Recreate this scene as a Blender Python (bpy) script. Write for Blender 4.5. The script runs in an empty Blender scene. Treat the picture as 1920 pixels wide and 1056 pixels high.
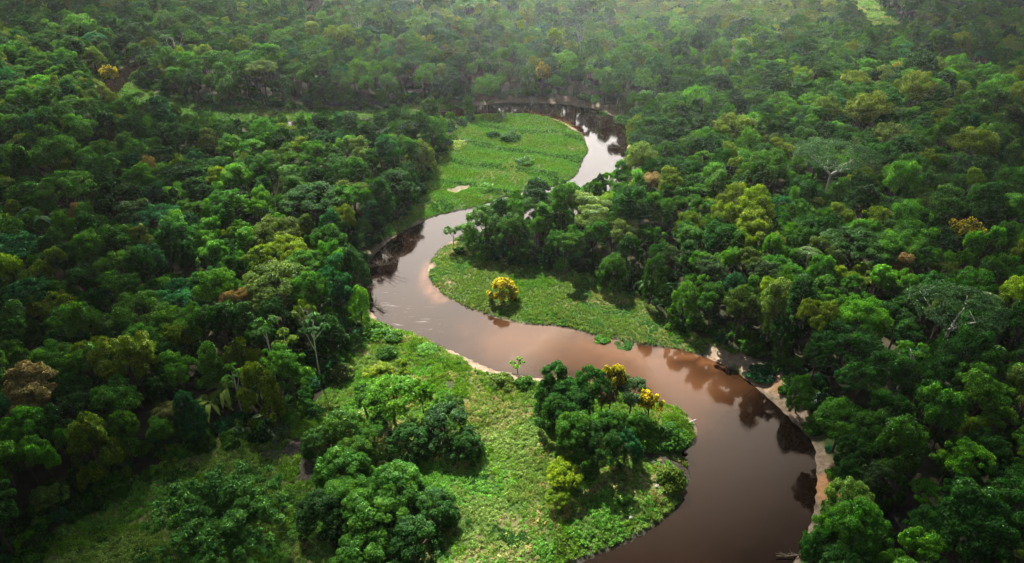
import bpy, math, random
import numpy as np

random.seed(7)
RNG = np.random.default_rng(11)
R_ = math.radians
scene = bpy.context.scene
COL = scene.collection

# ------------------------------------------------------------------ camera and the map from a picture point to the ground
CAM_H = 80.0
PITCH = R_(32.6)
FPX = 1371.0
SP, CP = math.sin(PITCH), math.cos(PITCH)

def at(px, py, z=0.0):
    u = (px - 960.0) / FPX
    v = (py - 528.0) / FPX
    dz = -SP - v * CP
    dy = CP - v * SP
    t = (z - CAM_H) / dz
    return (u * t, dy * t)

def poly(pts, z=0.0):
    return np.array([at(x, y, z) for x, y in pts])

def project(x, y, z):
    yy, zz = y, z - CAM_H
    d = yy * CP - zz * SP
    v = -yy * SP - zz * CP
    return 960 + FPX * x / d, 528 + FPX * v / d, d

cam_data = bpy.data.cameras.new("camera")
cam = bpy.data.objects.new("camera", cam_data)
COL.objects.link(cam)
cam.location = (0, 0, CAM_H)
cam.rotation_euler = (math.pi / 2 - PITCH, 0, 0)
cam_data.sensor_fit = 'HORIZONTAL'
cam_data.sensor_width = 36.0
cam_data.lens = 36.0 * FPX / 1920.0
cam_data.clip_end = 8000
scene.camera = cam

# ------------------------------------------------------------------ small helpers
def smooth_poly(p, closed=True, n=4):
    p = np.asarray(p, float)
    out = []
    N = len(p)
    rng = range(N if closed else N - 1)
    for i in rng:
        if closed:
            a, b, c, d = p[(i - 1) % N], p[i], p[(i + 1) % N], p[(i + 2) % N]
        else:
            a, b, c, d = p[max(i - 1, 0)], p[i], p[i + 1], p[min(i + 2, N - 1)]
        for k in range(n):
            t = k / n
            out.append(0.5 * (2 * b + (c - a) * t + (2 * a - 5 * b + 4 * c - d) * t * t + (3 * b - a - 3 * c + d) * t ** 3))
    if not closed:
        out.append(p[-1])
    return np.array(out)

def seg_dist(P, line, closed):
    P = np.asarray(P, float)
    best = np.full(len(P), 1e9)
    N = len(line)
    for i in range(N if closed else N - 1):
        a, b = line[i], line[(i + 1) % N]
        ab = b - a
        L = max((ab * ab).sum(), 1e-9)
        t = np.clip(((P - a) @ ab) / L, 0, 1)
        q = P - a - t[:, None] * ab
        best = np.minimum(best, (q * q).sum(1))
    return np.sqrt(best)

def inside(P, pg):
    P = np.asarray(P, float)
    x, y = P[:, 0], P[:, 1]
    r = np.zeros(len(P), bool)
    N = len(pg)
    for i in range(N):
        x1, y1 = pg[i]
        x2, y2 = pg[(i + 1) % N]
        if y1 == y2:
            continue
        c = ((y1 > y) != (y2 > y)) & (x < (x2 - x1) * (y - y1) / (y2 - y1) + x1)
        r ^= c
    return r

def sdist(P, pg):
    d = seg_dist(P, pg, True)
    return np.where(inside(P, pg), -d, d)

_lat = np.random.default_rng(5).random((256, 256))
def vnoise(x, y, s):
    x = np.asarray(x, float) / s
    y = np.asarray(y, float) / s
    xi, yi = np.floor(x).astype(int), np.floor(y).astype(int)
    fx, fy = x - xi, y - yi
    fx, fy = fx * fx * (3 - 2 * fx), fy * fy * (3 - 2 * fy)
    g = lambda a, b: _lat[a % 256, b % 256]
    return ((g(xi, yi) * (1 - fx) + g(xi + 1, yi) * fx) * (1 - fy) + (g(xi, yi + 1) * (1 - fx) + g(xi + 1, yi + 1) * fx) * fy) * 2 - 1

def fbm(x, y, s):
    return vnoise(x, y, s) * .55 + vnoise(x + 31, y + 7, s * .47) * .3 + vnoise(x + 3, y + 71, s * .21) * .18

def sstep(a, b, x):
    t = np.clip((x - a) / (b - a), 0, 1)
    return t * t * (3 - 2 * t)

def make_mesh(name, V, F4=None, F3=None, mats=(), midx=None, smooth=False):
    me = bpy.data.meshes.new(name)
    V = np.asarray(V, np.float32)
    loops, starts, n = [], [], 0
    k = 0
    if F4 is not None and len(F4):
        F4 = np.asarray(F4, np.int32)
        loops.append(F4.ravel()); starts.append(np.arange(len(F4)) * 4); k += F4.size; n += len(F4)
    if F3 is not None and len(F3):
        F3 = np.asarray(F3, np.int32)
        loops.append(F3.ravel()); starts.append(k + np.arange(len(F3)) * 3); k += F3.size; n += len(F3)
    me.vertices.add(len(V)); me.vertices.foreach_set("co", V.ravel())
    me.loops.add(k); me.loops.foreach_set("vertex_index", np.concatenate(loops))
    me.polygons.add(n); me.polygons.foreach_set("loop_start", np.concatenate(starts).astype(np.int32))
    if smooth:
        me.polygons.foreach_set("use_smooth", np.ones(n, bool))
    for m in mats:
        me.materials.append(m)
    if midx is not None:
        me.polygons.foreach_set("material_index", np.asarray(midx, np.int32))
    me.update(calc_edges=True)
    return me

def fattr(me, name, vals):
    a = me.attributes.new(name, 'FLOAT', 'POINT')
    a.data.foreach_set("value", np.asarray(vals, np.float32))

class Bag:
    """Collects quads and triangles for one mesh."""
    def __init__(self):
        self.V, self.Q, self.T, self.mq, self.mt, self.n = [], [], [], [], [], 0
    def add(self, V, Q=None, T=None, m=0):
        V = np.asarray(V, float).reshape(-1, 3)
        if Q is not None and len(Q):
            Q = np.asarray(Q, int) + self.n
            self.Q.append(Q); self.mq += [m] * len(Q)
        if T is not None and len(T):
            T = np.asarray(T, int) + self.n
            self.T.append(T); self.mt += [m] * len(T)
        self.V.append(V); self.n += len(V)
    def mesh(self, name, mats, smooth=False):
        V = np.concatenate(self.V)
        Q = np.concatenate(self.Q) if self.Q else None
        T = np.concatenate(self.T) if self.T else None
        return make_mesh(name, V, Q, T, mats, self.mq + self.mt, smooth)

def tube(bag, pts, rad, sides=7, m=0, cap=True):
    pts = np.asarray(pts, float)
    n = len(pts)
    tang = np.gradient(pts, axis=0)
    tang /= np.linalg.norm(tang, axis=1)[:, None] + 1e-9
    ref = np.array([0, 0, 1.0]) if abs(tang[:, 2]).mean() < .8 else np.array([1.0, 0, 0])
    V = []
    for i in range(n):
        a = np.cross(tang[i], ref); a /= np.linalg.norm(a) + 1e-9
        b = np.cross(tang[i], a)
        for k in range(sides):
            t = 2 * math.pi * k / sides
            V.append(pts[i] + rad[i] * (a * math.cos(t) + b * math.sin(t)))
    Q = []
    for i in range(n - 1):
        for k in range(sides):
            k2 = (k + 1) % sides
            Q.append((i * sides + k, i * sides + k2, (i + 1) * sides + k2, (i + 1) * sides + k))
    T = []
    if cap:
        V.append(pts[-1] + tang[-1] * rad[-1]); e = len(V) - 1
        for k in range(sides):
            T.append(((n - 1) * sides + k, (n - 1) * sides + (k + 1) % sides, e))
    bag.add(V, Q, T, m)

def wobble(a, b, n, amp, rng):
    a, b = np.asarray(a, float), np.asarray(b, float)
    t = np.linspace(0, 1, n)[:, None]
    p = a + (b - a) * t
    j = rng.normal(0, amp, (n, 3)); j[0] = 0
    return p + np.cumsum(j, 0) * .6

def leaves(bag, C, N, size, rng, aspect=.55, m=0, droop=.25):
    """Kite-shaped leaf sprays at points C facing N; every spray is its own island."""
    C = np.asarray(C, float); n = len(C)
    N = N / (np.linalg.norm(N, axis=1)[:, None] + 1e-9)
    r = rng.normal(size=(n, 3))
    A = np.cross(N, r); A /= np.linalg.norm(A, axis=1)[:, None] + 1e-9
    B = np.cross(N, A)
    L = (size * rng.uniform(.65, 1.35, n))[:, None] if np.isscalar(size) else (size * rng.uniform(.65, 1.35, n))[:, None]
    W = L * aspect
    p0 = C - A * L * .5
    p1 = C - B * W * .5 + N * L * .08 + A * L * .06
    p2 = C + A * L * .5 - N * L * droop
    p3 = C + B * W * .5 + N * L * .08 + A * L * .06
    V = np.stack([p0, p1, p2, p3], 1).reshape(-1, 3)
    bag.add(V, np.arange(4 * n).reshape(-1, 4), None, m)

def rdirs(n, rng, zmin=-1.0):
    z = rng.uniform(zmin, 1, n); t = rng.uniform(0, 2 * math.pi, n)
    s = np.sqrt(1 - z * z)
    return np.stack([s * np.cos(t), s * np.sin(t), z], 1)

# ------------------------------------------------------------------ materials
def new_mat(name):
    m = bpy.data.materials.new(name); m.use_nodes = True
    nt = m.node_tree; nt.nodes.clear()
    return m, nt, nt.nodes, nt.links

def add(nodes, kind, **kw):
    n = nodes.new(kind)
    for k, v in kw.items():
        setattr(n, k, v)
    return n

def ramp(nodes, stops, interp='LINEAR'):
    r = nodes.new('ShaderNodeValToRGB'); r.color_ramp.interpolation = interp
    e = r.color_ramp.elements
    while len(e) < len(stops):
        e.new(.5)
    for i, (p, c) in enumerate(stops):
        e[i].position = p; e[i].color = (*c, 1) if len(c) == 3 else c
    return r

def mix(nodes, links, a, b, f, mode='MIX'):
    n = nodes.new('ShaderNodeMix'); n.data_type = 'RGBA'; n.blend_type = mode
    for s, v in ((6, a), (7, b)):
        if isinstance(v, (tuple, list)):
            n.inputs[s].default_value = (*v, 1)
        else:
            links.new(v, n.inputs[s])
    if isinstance(f, (int, float)):
        n.inputs[0].default_value = f
    else:
        links.new(f, n.inputs[0])
    return n.outputs[2]

def foliage_mat(name, tint=None, trans=.27, hue=(.484, .516), ttint=(1.6, 1.6, .4), spread=(.6, 1.45), tipmix=.5, gloss=.12):
    m, nt, N, L = new_mat(name)
    out = N.new('ShaderNodeOutputMaterial')
    oi = N.new('ShaderNodeObjectInfo')
    geo = N.new('ShaderNodeNewGeometry')
    if tint == 'mass':          # the plants of a mass carry their own leaf colour
        an = N.new('ShaderNodeAttribute'); an.attribute_type = 'INSTANCER'; an.attribute_name = 'tint'; base = an.outputs['Color']
    elif tint is None:
        base = oi.outputs['Color']
    else:
        rgb = N.new('ShaderNodeRGB'); rgb.outputs[0].default_value = (*tint, 1); base = rgb.outputs[0]
    # leaf to leaf: darker old leaves, yellower young ones
    val = N.new('ShaderNodeMapRange'); val.inputs[3].default_value = spread[0]; val.inputs[4].default_value = spread[1]
    L.new(geo.outputs['Random Per Island'], val.inputs[0])
    pw = N.new('ShaderNodeMath'); pw.operation = 'POWER'; pw.inputs[1].default_value = 5.0
    L.new(geo.outputs['Random Per Island'], pw.inputs[0])
    sc = N.new('ShaderNodeMath'); sc.operation = 'MULTIPLY'; sc.inputs[1].default_value = tipmix
    L.new(pw.outputs[0], sc.inputs[0])
    young = mix(N, L, base, (1.9, 1.45, .75), 1.0, 'MULTIPLY')
    c1 = mix(N, L, base, young, sc.outputs[0])
    # patches of fresher and older leaf inside a crown, and tree to tree
    tc = N.new('ShaderNodeTexCoord')
    ns = N.new('ShaderNodeTexNoise'); ns.inputs['Scale'].default_value = .55; ns.inputs['Detail'].default_value = 2
    L.new(tc.outputs['Object'], ns.inputs['Vector'])
    hs = N.new('ShaderNodeHueSaturation')
    hmr = N.new('ShaderNodeMapRange'); hmr.inputs[1].default_value = .3; hmr.inputs[2].default_value = .7
    hmr.inputs[3].default_value = hue[0]; hmr.inputs[4].default_value = hue[1]
    L.new(ns.outputs[0], hmr.inputs[0]); L.new(hmr.outputs[0], hs.inputs['Hue'])
    vr = N.new('ShaderNodeMapRange'); vr.inputs[3].default_value = .72; vr.inputs[4].default_value = 1.3
    L.new(oi.outputs['Random'], vr.inputs[0])
    vm = N.new('ShaderNodeMath'); vm.operation = 'MULTIPLY'
    L.new(vr.outputs[0], vm.inputs[0]); L.new(val.outputs[0], vm.inputs[1]); bv = N.new('ShaderNodeMapRange'); bv.inputs[1].default_value = .3; bv.inputs[2].default_value = .7; bv.inputs[3].default_value = 1.3; bv.inputs[4].default_value = .75
    L.new(ns.outputs[0], bv.inputs[0])
    vm2 = N.new('ShaderNodeMath'); vm2.operation = 'MULTIPLY'; L.new(vm.outputs[0], vm2.inputs[0]); L.new(bv.outputs[0], vm2.inputs[1]); L.new(vm2.outputs[0], hs.inputs['Value'])
    L.new(c1, hs.inputs['Color'])
    bs = N.new('ShaderNodeBsdfPrincipled'); bs.inputs['Roughness'].default_value = .6
    bs.inputs['Specular IOR Level'].default_value = gloss
    L.new(hs.outputs[0], bs.inputs['Base Color'])
    tr = N.new('ShaderNodeBsdfTranslucent')
    tcol = mix(N, L, hs.outputs[0], ttint, 1.0, 'MULTIPLY')
    L.new(tcol, tr.inputs['Color'])
    ms = N.new('ShaderNodeMixShader'); ms.inputs[0].default_value = trans
    L.new(bs.outputs[0], ms.inputs[1]); L.new(tr.outputs[0], ms.inputs[2])
    L.new(ms.outputs[0], out.inputs['Surface'])
    return m

def plain_mat(name, c1, c2, scale=3.0, rough=.85, detail=5, bump=.0):
    m, nt, N, L = new_mat(name)
    out = N.new('ShaderNodeOutputMaterial')
    tc = N.new('ShaderNodeTexCoord')
    ns = N.new('ShaderNodeTexNoise'); ns.inputs['Scale'].default_value = scale; ns.inputs['Detail'].default_value = detail
    L.new(tc.outputs['Object'], ns.inputs['Vector'])
    r = ramp(N, [(.3, c1), (.7, c2)])
    L.new(ns.outputs[0], r.inputs[0])
    bs = N.new('ShaderNodeBsdfPrincipled'); bs.inputs['Roughness'].default_value = rough
    bs.inputs['Specular IOR Level'].default_value = .2
    L.new(r.outputs[0], bs.inputs['Base Color'])
    if bump:
        b = N.new('ShaderNodeBump'); b.inputs['Strength'].default_value = bump
        L.new(ns.outputs[0], b.inputs['Height']); L.new(b.outputs[0], bs.inputs['Normal'])
    L.new(bs.outputs[0], out.inputs['Surface'])
    return m

M_LEAF = foliage_mat("leaf_green")
M_LEAF_MASS = foliage_mat("forest_leaf", 'mass')
M_GRASS = foliage_mat("grass_blade", 'mass', trans=.3, hue=(.497, .506), ttint=(1.25, 1.3, .7), spread=(.7, 1.35), tipmix=.3, gloss=.06)
M_YELLOW = foliage_mat("yellow_blossom", (.82, .62, .010), .3, (.498, .505), (1.1, 1.1, .8), (.75, 1.1), .0, .15)
M_WHITEFL = foliage_mat("white_flower", (.75, .78, .72), .2, (.498, .502), (1, 1, 1), (.8, 1.1), .0, .2)
M_BARK = plain_mat("brown_bark", (.05, .038, .025), (.12, .095, .07), 4)
M_PALEBARK = plain_mat("pale_bark", (.33, .31, .27), (.6, .58, .53), 3)
M_DEADWOOD = plain_mat("weathered_wood", (.12, .09, .065), (.34, .27, .21), 4)
M_STONE = plain_mat("pale_stone", (.24, .22, .19), (.42, .40, .36), 2.5, bump=.4)

# ------------------------------------------------------------------ the river and the open ground, from its banks in the photograph
W_BANK = [(860, 1290), (940, 1170), (1000, 1100), (1060, 1062), (1130, 1036), (1200, 1003), (1255, 965), (1283, 928), (1292, 895), (1288, 866), (1270, 850), (1298, 833), (1306, 805),
          (1292, 782), (1255, 762), (1180, 738), (1100, 718), (1010, 710), (955, 700), (910, 690), (870, 670), (830, 652), (790, 634), (742, 617),
          (704, 598), (686, 574), (676, 545), (684, 505), (708, 470), (740, 444), (775, 424), (810, 407), (850, 397)]
MEADOW_EDGE = [(890, 389), (935, 374), (995, 356), (1050, 347), (1080, 329), (1090, 305), (1103, 283), (1092, 256), (1064, 233), (1015, 219),
               (955, 214), (905, 216), (870, 221)]
UPPER_N = [(800, 226), (700, 237), (560, 240), (420, 233), (300, 220), (205, 200), (176, 166), (226, 128), (285, 102)]
UPPER_S = [(300, 121), (262, 140), (232, 163), (222, 188), (292, 214), (420, 226), (560, 228), (700, 224), (800, 213)]
E_BANK_FAR = [(870, 203), (905, 196), (960, 192), (1020, 193), (1080, 198), (1130, 209), (1164, 226), (1180, 247), (1178, 272), (1170, 300), (1166, 335),
              (1152, 370), (1108, 394), (1048, 408), (985, 420), (930, 430), (880, 437), (850, 452)]
E_BANK = [(822, 472), (803, 500), (806, 524), (828, 552), (868, 574), (930, 596), (985, 608), (1060, 614), (1120, 631), (1190, 644), (1240, 651),
          (1290, 660), (1340, 675), (1385, 700), (1422, 731), (1458, 763), (1490, 791), (1517, 821), (1531, 852), (1536, 895), (1532, 945), (1516, 1005), (1492, 1062), (1462, 1115), (1430, 1200), (1400, 1300)]
RIVER = smooth_poly(poly(W_BANK + MEADOW_EDGE + UPPER_N + UPPER_S + E_BANK_FAR + E_BANK))
FAR_RIVER = smooth_poly(poly([(560, 34), (578, 16), (588, -6), (606, -20), (622, -20), (612, -4), (604, 16), (590, 32)]))

zl = 1.3
NEAR_CLEARING = poly([(704, 596), (668, 622), (650, 650), (640, 700), (606, 752), (570, 798), (500, 815), (420, 828), (340, 862), (250, 905), (170, 955),
                      (100, 1010), (40, 1080), (-40, 1290)] + W_BANK[0:25], zl)
POINT = poly([(850, 450), (880, 470), (930, 482), (1010, 494), (1090, 507), (1170, 533), (1225, 578), (1290, 622), (1370, 655), (1440, 705), (1480, 755)]
             + E_BANK[0:16][::-1], zl)
FAR_MEADOW = poly([(738, 437), (756, 405), (785, 372), (804, 330), (826, 285), (850, 250), (866, 226)] + MEADOW_EDGE[::-1] + [(850, 397), (810, 407), (775, 424)], zl)
FAR_STRIP = poly([(232, 166), (262, 150), (285, 170), (340, 188), (430, 198), (560, 200), (700, 198), (800, 192), (870, 186), (905, 188), (870, 208), (800, 217), (700, 226), (560, 230), (420, 224), (310, 208), (240, 184)], zl)
LIME_STRIP = poly([(1565, -14), (1582, 22), (1604, 56), (1645, 84), (1694, 92), (1706, 60), (1668, 34), (1648, 18), (1630, -2), (1618, -14)], zl)
VALLEY = poly([(1684, 60), (1740, 112), (1800, 160), (1870, 208), (1960, 262), (1980, 238), (1890, 190), (1820, 145), (1755, 98), (1690, 52)], zl)
CREEK = poly([(1640, 950), (1668, 940), (1705, 985), (1745, 1030), (1800, 1080), (1750, 1090), (1700, 1050), (1662, 1000)], zl)
SPIT_GAP = poly([(1205, 850), (1265, 862), (1290, 885), (1285, 915), (1250, 900), (1215, 880)], zl)
CLEARINGS = [smooth_poly(p, n=3) for p in (NEAR_CLEARING, POINT, FAR_MEADOW, FAR_STRIP, LIME_STRIP, VALLEY)]

def river_d(P):
    P = np.asarray(P, float).reshape(-1, 2)
    d = np.minimum(sdist(P, RIVER), sdist(P, FAR_RIVER))
    return d

def land_h(P, d=None):
    P = np.asarray(P, float).reshape(-1, 2)
    if d is None:
        d = river_d(P)
    x, y = P[:, 0], P[:, 1]
    dd = d + fbm(x, y, 5.0) * .45
    h = np.where(dd < 0, -1.4 * sstep(0, 4, -dd) - .02, .32 * sstep(0, .35, dd) + 1.0 * sstep(.2, 3.2, dd))
    h = h + np.where(dd > 0, sstep(1, 6, dd) * (fbm(x, y, 14) * .35 + fbm(x, y, 3.1) * .12 + .25), 0)
    low = np.zeros(len(P))
    for c in (CLEARINGS[2], CLEARINGS[3], CLEARINGS[1]):
        low = np.maximum(low, 1 - sstep(-2, 3, sdist(P, c)))
    h = np.where(h > 0, h * (1 - .66 * low), h)
    # low rise beyond the valley strip, up right
    hill = sstep(0, 120, (x - 190) * .85 + (y - 210) * .12)
    return np.where(dd > 0, np.maximum(h, .06), h) + 14 * hill * (d > 2)

def axis(a, b, step, far_lo, far_hi, g=1.12):
    c = list(np.arange(a, b + step, step))
    s = step; lo = []
    v = a
    while v > far_lo:
        s *= g; v -= s; lo.append(v)
    s = step; v = c[-1]
    while v < far_hi:
        s *= g; v += s; c.append(v)
    return np.array(lo[::-1] + c)

def grid_mesh(name, xs, ys, zf, mats, keep=None):
    X, Y = np.meshgrid(xs, ys)
    P = np.stack([X.ravel(), Y.ravel()], 1)
    Z = zf(P)
    V = np.column_stack([P, Z])
    nx, ny = len(xs), len(ys)
    i = (np.arange(ny - 1)[:, None] * nx + np.arange(nx - 1)[None, :]).ravel()
    Q = np.stack([i, i + 1, i + nx + 1, i + nx], 1)
    if keep is not None:
        kv = keep(P)
        Q = Q[kv[Q].any(1)]
        used = np.unique(Q); remap = np.full(len(V), -1); remap[used] = np.arange(len(used))
        Q = remap[Q]; V = V[used]; P = P[used]
    return make_mesh(name, V, Q, None, mats, None, True), P

# sand and bare earth: (line in picture points, half width in metres, strength)
SAND = [
    ([(1340, 668), (1395, 684), (1445, 718), (1478, 752), (1508, 790)], 2.2, 1.0),
    ([(1510, 795), (1535, 850), (1545, 900)], 1.6, .8),
    ([(1455, 705), (1500, 750)], 2.0, .9),
    ([(1540, 905), (1560, 930)], 2.2, 1.0),
    ([(1530, 960), (1518, 1010), (1490, 1060)], 1.4, .6),
    ([(905, 192), (960, 188), (1020, 189), (1085, 194), (1135, 204)], 3.8, 1.0),
    ([(1135, 204), (1170, 225), (1188, 250), (1180, 275)], 2.8, 1.0),
    ([(808, 492), (796, 512), (803, 530), (822, 552)], 1.3, 1.0),
    ([(830, 555), (900, 588), (985, 609)], .7, .7),
    ([(1000, 214), (1050, 226), (1080, 244)], .8, 1.0),
    ([(845, 655), (890, 682), (950, 703), (1010, 712)], 1.3, 1.0),
    ([(676, 548), (684, 574), (700, 594)], 1.3, .9),
    ([(655, 485), (672, 500)], 1.6, 1.0),
    ([(834, 515), (842, 528)], .9, 1.0),
    ([(560, 34), (590, 26)], 2.6, 1.0),
    ([(870, 208), (905, 212), (930, 212)], 1.2, .6),
    ([(1270, 775), (1300, 790), (1306, 806)], .8, .9),
    ([(830, 450), (850, 452)], 1.0, .7),
    ([(700, 470), (740, 440), (790, 412)], 1.1, .5),
    ([(850, 357), (875, 350)], 1.4, .7), ([(860, 405), (885, 396)], .8, .6),
    ([(1600, 6), (1632, 28)], 2.0, .5),
]
MUD = [([(560, 850), (580, 870), (575, 895)], 2.2, 1.0), ([(495, 858), (520, 860)], 1.6, .8), ([(842, 724), (848, 734)], 1.2, .8),
       ([(1665, 960), (1700, 1000), (1760, 1070)], 3.0, 1.0), ([(1215, 860), (1285, 880)], 1.6, 1.0), ([(430, 800), (520, 798)], 1.5, .7)]

def strokes(P, lst, rough=1.25, inner=.45, outer=1.05):
    v = np.zeros(len(P))
    for pts, w, s in lst:
        d = seg_dist(P, poly(pts, .6), False) + fbm(P[:, 0], P[:, 1], 3.2) * w * rough
        v = np.maximum(v, s * (1 - sstep(w * inner, w * outer, d)))
    return v

def clearing_mask(P, soft=1.5):
    v = np.zeros(len(P))
    for c in CLEARINGS:
        v = np.maximum(v, 1 - sstep(-soft, soft, sdist(P, c)))
    return v

def straw_field(P):
    x, y = P[:, 0], P[:, 1]
    return fbm(x, y, 6.5) + .6 * fbm(x + 90, y - 40, 2.2)

def ground_material():
    m, nt, N, L = new_mat("earth_and_turf")
    out = N.new('ShaderNodeOutputMaterial')
    tc = N.new('ShaderNodeTexCoord')
    n1 = N.new('ShaderNodeTexNoise'); n1.inputs['Scale'].default_value = .35; n1.inputs['Detail'].default_value = 8; n1.inputs['Roughness'].default_value = .65
    n2 = N.new('ShaderNodeTexNoise'); n2.inputs['Scale'].default_value = 3.0; n2.inputs['Detail'].default_value = 6
    n3 = N.new('ShaderNodeTexNoise'); n3.inputs['Scale'].default_value = 1.1; n3.inputs['Detail'].default_value = 6; n3.inputs['Roughness'].default_value = .7
    for n in (n1, n2, n3):
        L.new(tc.outputs['Object'], n.inputs['Vector'])
    soil = ramp(N, [(.35, (.018, .022, .010)), (.65, (.05, .045, .026))]); L.new(n1.outputs[0], soil.inputs[0])
    turf = ramp(N, [(.3, (.035, .075, .016)), (.55, (.06, .105, .024)), (.75, (.12, .13, .05))]); L.new(n2.outputs[0], turf.inputs[0])
    sand = ramp(N, [(.3, (.13, .088, .058)), (.5, (.28, .205, .145)), (.72, (.43, .345, .27))]); L.new(n3.outputs[0], sand.inputs[0])
    mud = ramp(N, [(.35, (.024, .018, .014)), (.65, (.075, .062, .055))]); L.new(n2.outputs[0], mud.inputs[0])
    def at_(name):
        a = N.new('ShaderNodeAttribute'); a.attribute_name = name; return a.outputs['Fac']
    c = mix(N, L, soil.outputs[0], turf.outputs[0], at_("turf"))
    c = mix(N, L, c, (.17, .145, .07), at_("straw"))
    c = mix(N, L, c, mud.outputs[0], at_("mud"))
    c = mix(N, L, c, sand.outputs[0], at_("sand"))
    ochre = mix(N, L, c, (.40, .17, .045), at_("ochre"))
    bs = N.new('ShaderNodeBsdfPrincipled'); bs.inputs['Roughness'].default_value = .95; bs.inputs['Specular IOR Level'].default_value = .1
    L.new(ochre, bs.inputs['Base Color'])
    b = N.new('ShaderNodeBump'); b.inputs['Strength'].default_value = .6; b.inputs['Distance'].default_value = .25
    L.new(n3.outputs[0], b.inputs['Height']); L.new(b.outputs[0], bs.inputs['Normal'])
    L.new(bs.outputs[0], out.inputs['Surface'])
    return m

gx = axis(-95, 125, .85, -2400, 2400)
gy = axis(44, 250, .85, -2300, 2500)
g_me, gP = grid_mesh("ground", gx, gy, land_h, [ground_material()])
turf = clearing_mask(gP)
gd = river_d(gP)
fattr(g_me, "turf", np.maximum(turf, (1 - sstep(2, 5, gd)) * .7))
fattr(g_me, "straw", np.clip(turf * sstep(.15, .5, straw_field(gP)), 0, .6))
fattr(g_me, "sand", strokes(gP, SAND, .8))
fattr(g_me, "mud", np.maximum(strokes(gP, MUD), (1 - sstep(.2, 1.0, gd + fbm(gP[:, 0], gP[:, 1], 4) * .6)) * .9))
fattr(g_me, "ochre", strokes(gP, [([(1545, 905), (1562, 932)], 1.4, .6), ([(1440, 705), (1470, 730)], 1.3, .35)], 2.2))
ground = bpy.data.objects.new("ground", g_me); COL.objects.link(ground); ground["kind"] = "structure"

def water_material():
    m, nt, N, L = new_mat("silty_water")
    out = N.new('ShaderNodeOutputMaterial')
    tc = N.new('ShaderNodeTexCoord')
    at_ = N.new('ShaderNodeAttribute'); at_.attribute_name = "shoal_sheen"
    n1 = N.new('ShaderNodeTexNoise'); n1.inputs['Scale'].default_value = .07; n1.inputs['Detail'].default_value = 4
    L.new(tc.outputs['Object'], n1.inputs['Vector'])
    silt = ramp(N, [(.35, WATER_A), (.7, WATER_B)]); L.new(n1.outputs[0], silt.inputs[0])
    c = mix(N, L, silt.outputs[0], (.27, .115, .048), at_.outputs['Fac'])
    fo = N.new('ShaderNodeAttribute'); fo.attribute_name = "foam"
    fm = N.new('ShaderNodeMapping'); fm.inputs['Rotation'].default_value = (0, 0, .5); fm.inputs['Scale'].default_value = (.35, 1.5, 1)
    L.new(tc.outputs['Object'], fm.inputs['Vector'])
    fn = N.new('ShaderNodeTexNoise'); fn.inputs['Scale'].default_value = .9; fn.inputs['Detail'].default_value = 7; fn.inputs['Distortion'].default_value = .8
    L.new(fm.outputs[0], fn.inputs['Vector'])
    fr = N.new('ShaderNodeMapRange'); fr.inputs[1].default_value = .6; fr.inputs[2].default_value = .78; L.new(fn.outputs[0], fr.inputs[0])
    fx = N.new('ShaderNodeMath'); fx.operation = 'MULTIPLY'; L.new(fr.outputs[0], fx.inputs[0]); L.new(fo.outputs['Fac'], fx.inputs[1])
    c = mix(N, L, c, (.34, .32, .30), fx.outputs[0])
    bs = N.new('ShaderNodeBsdfPrincipled'); bs.inputs['Roughness'].default_value = .045; bs.inputs['IOR'].default_value = 1.5
    bs.inputs['Specular Tint'].default_value = (1.0, .70, .48, 1)      # warm sky reflection tinted into the near water's sheen
    L.new(c, bs.inputs['Base Color'])
    rr = N.new('ShaderNodeMapRange'); rr.inputs[1].default_value = .4; rr.inputs[2].default_value = .7; rr.inputs[3].default_value = .03; rr.inputs[4].default_value = .13
    n5 = N.new('ShaderNodeTexNoise'); n5.inputs['Scale'].default_value = .16; n5.inputs['Detail'].default_value = 6; n5.inputs['Distortion'].default_value = 1.2
    L.new(tc.outputs['Object'], n5.inputs['Vector']); L.new(n5.outputs[0], rr.inputs[0]); L.new(rr.outputs[0], bs.inputs['Roughness'])
    mp = N.new('ShaderNodeMapping'); mp.inputs['Scale'].default_value = (1, .55, 1)
    L.new(tc.outputs['Object'], mp.inputs['Vector'])
    n2 = N.new('ShaderNodeTexNoise'); n2.inputs['Scale'].default_value = 1.3; n2.inputs['Detail'].default_value = 4
    n3 = N.new('ShaderNodeTexNoise'); n3.inputs['Scale'].default_value = .12; n3.inputs['Detail'].default_value = 3
    L.new(mp.outputs[0], n2.inputs['Vector']); L.new(tc.outputs['Object'], n3.inputs['Vector'])
    mu = N.new('ShaderNodeMath'); mu.operation = 'MULTIPLY'; L.new(n2.outputs[0], mu.inputs[0]); L.new(n3.outputs[0], mu.inputs[1])
    b = N.new('ShaderNodeBump'); b.inputs['Strength'].default_value = .12; b.inputs['Distance'].default_value = .12
    L.new(mu.outputs[0], b.inputs['Height']); L.new(b.outputs[0], bs.inputs['Normal'])
    L.new(bs.outputs[0], out.inputs['Surface'])
    return m

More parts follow.
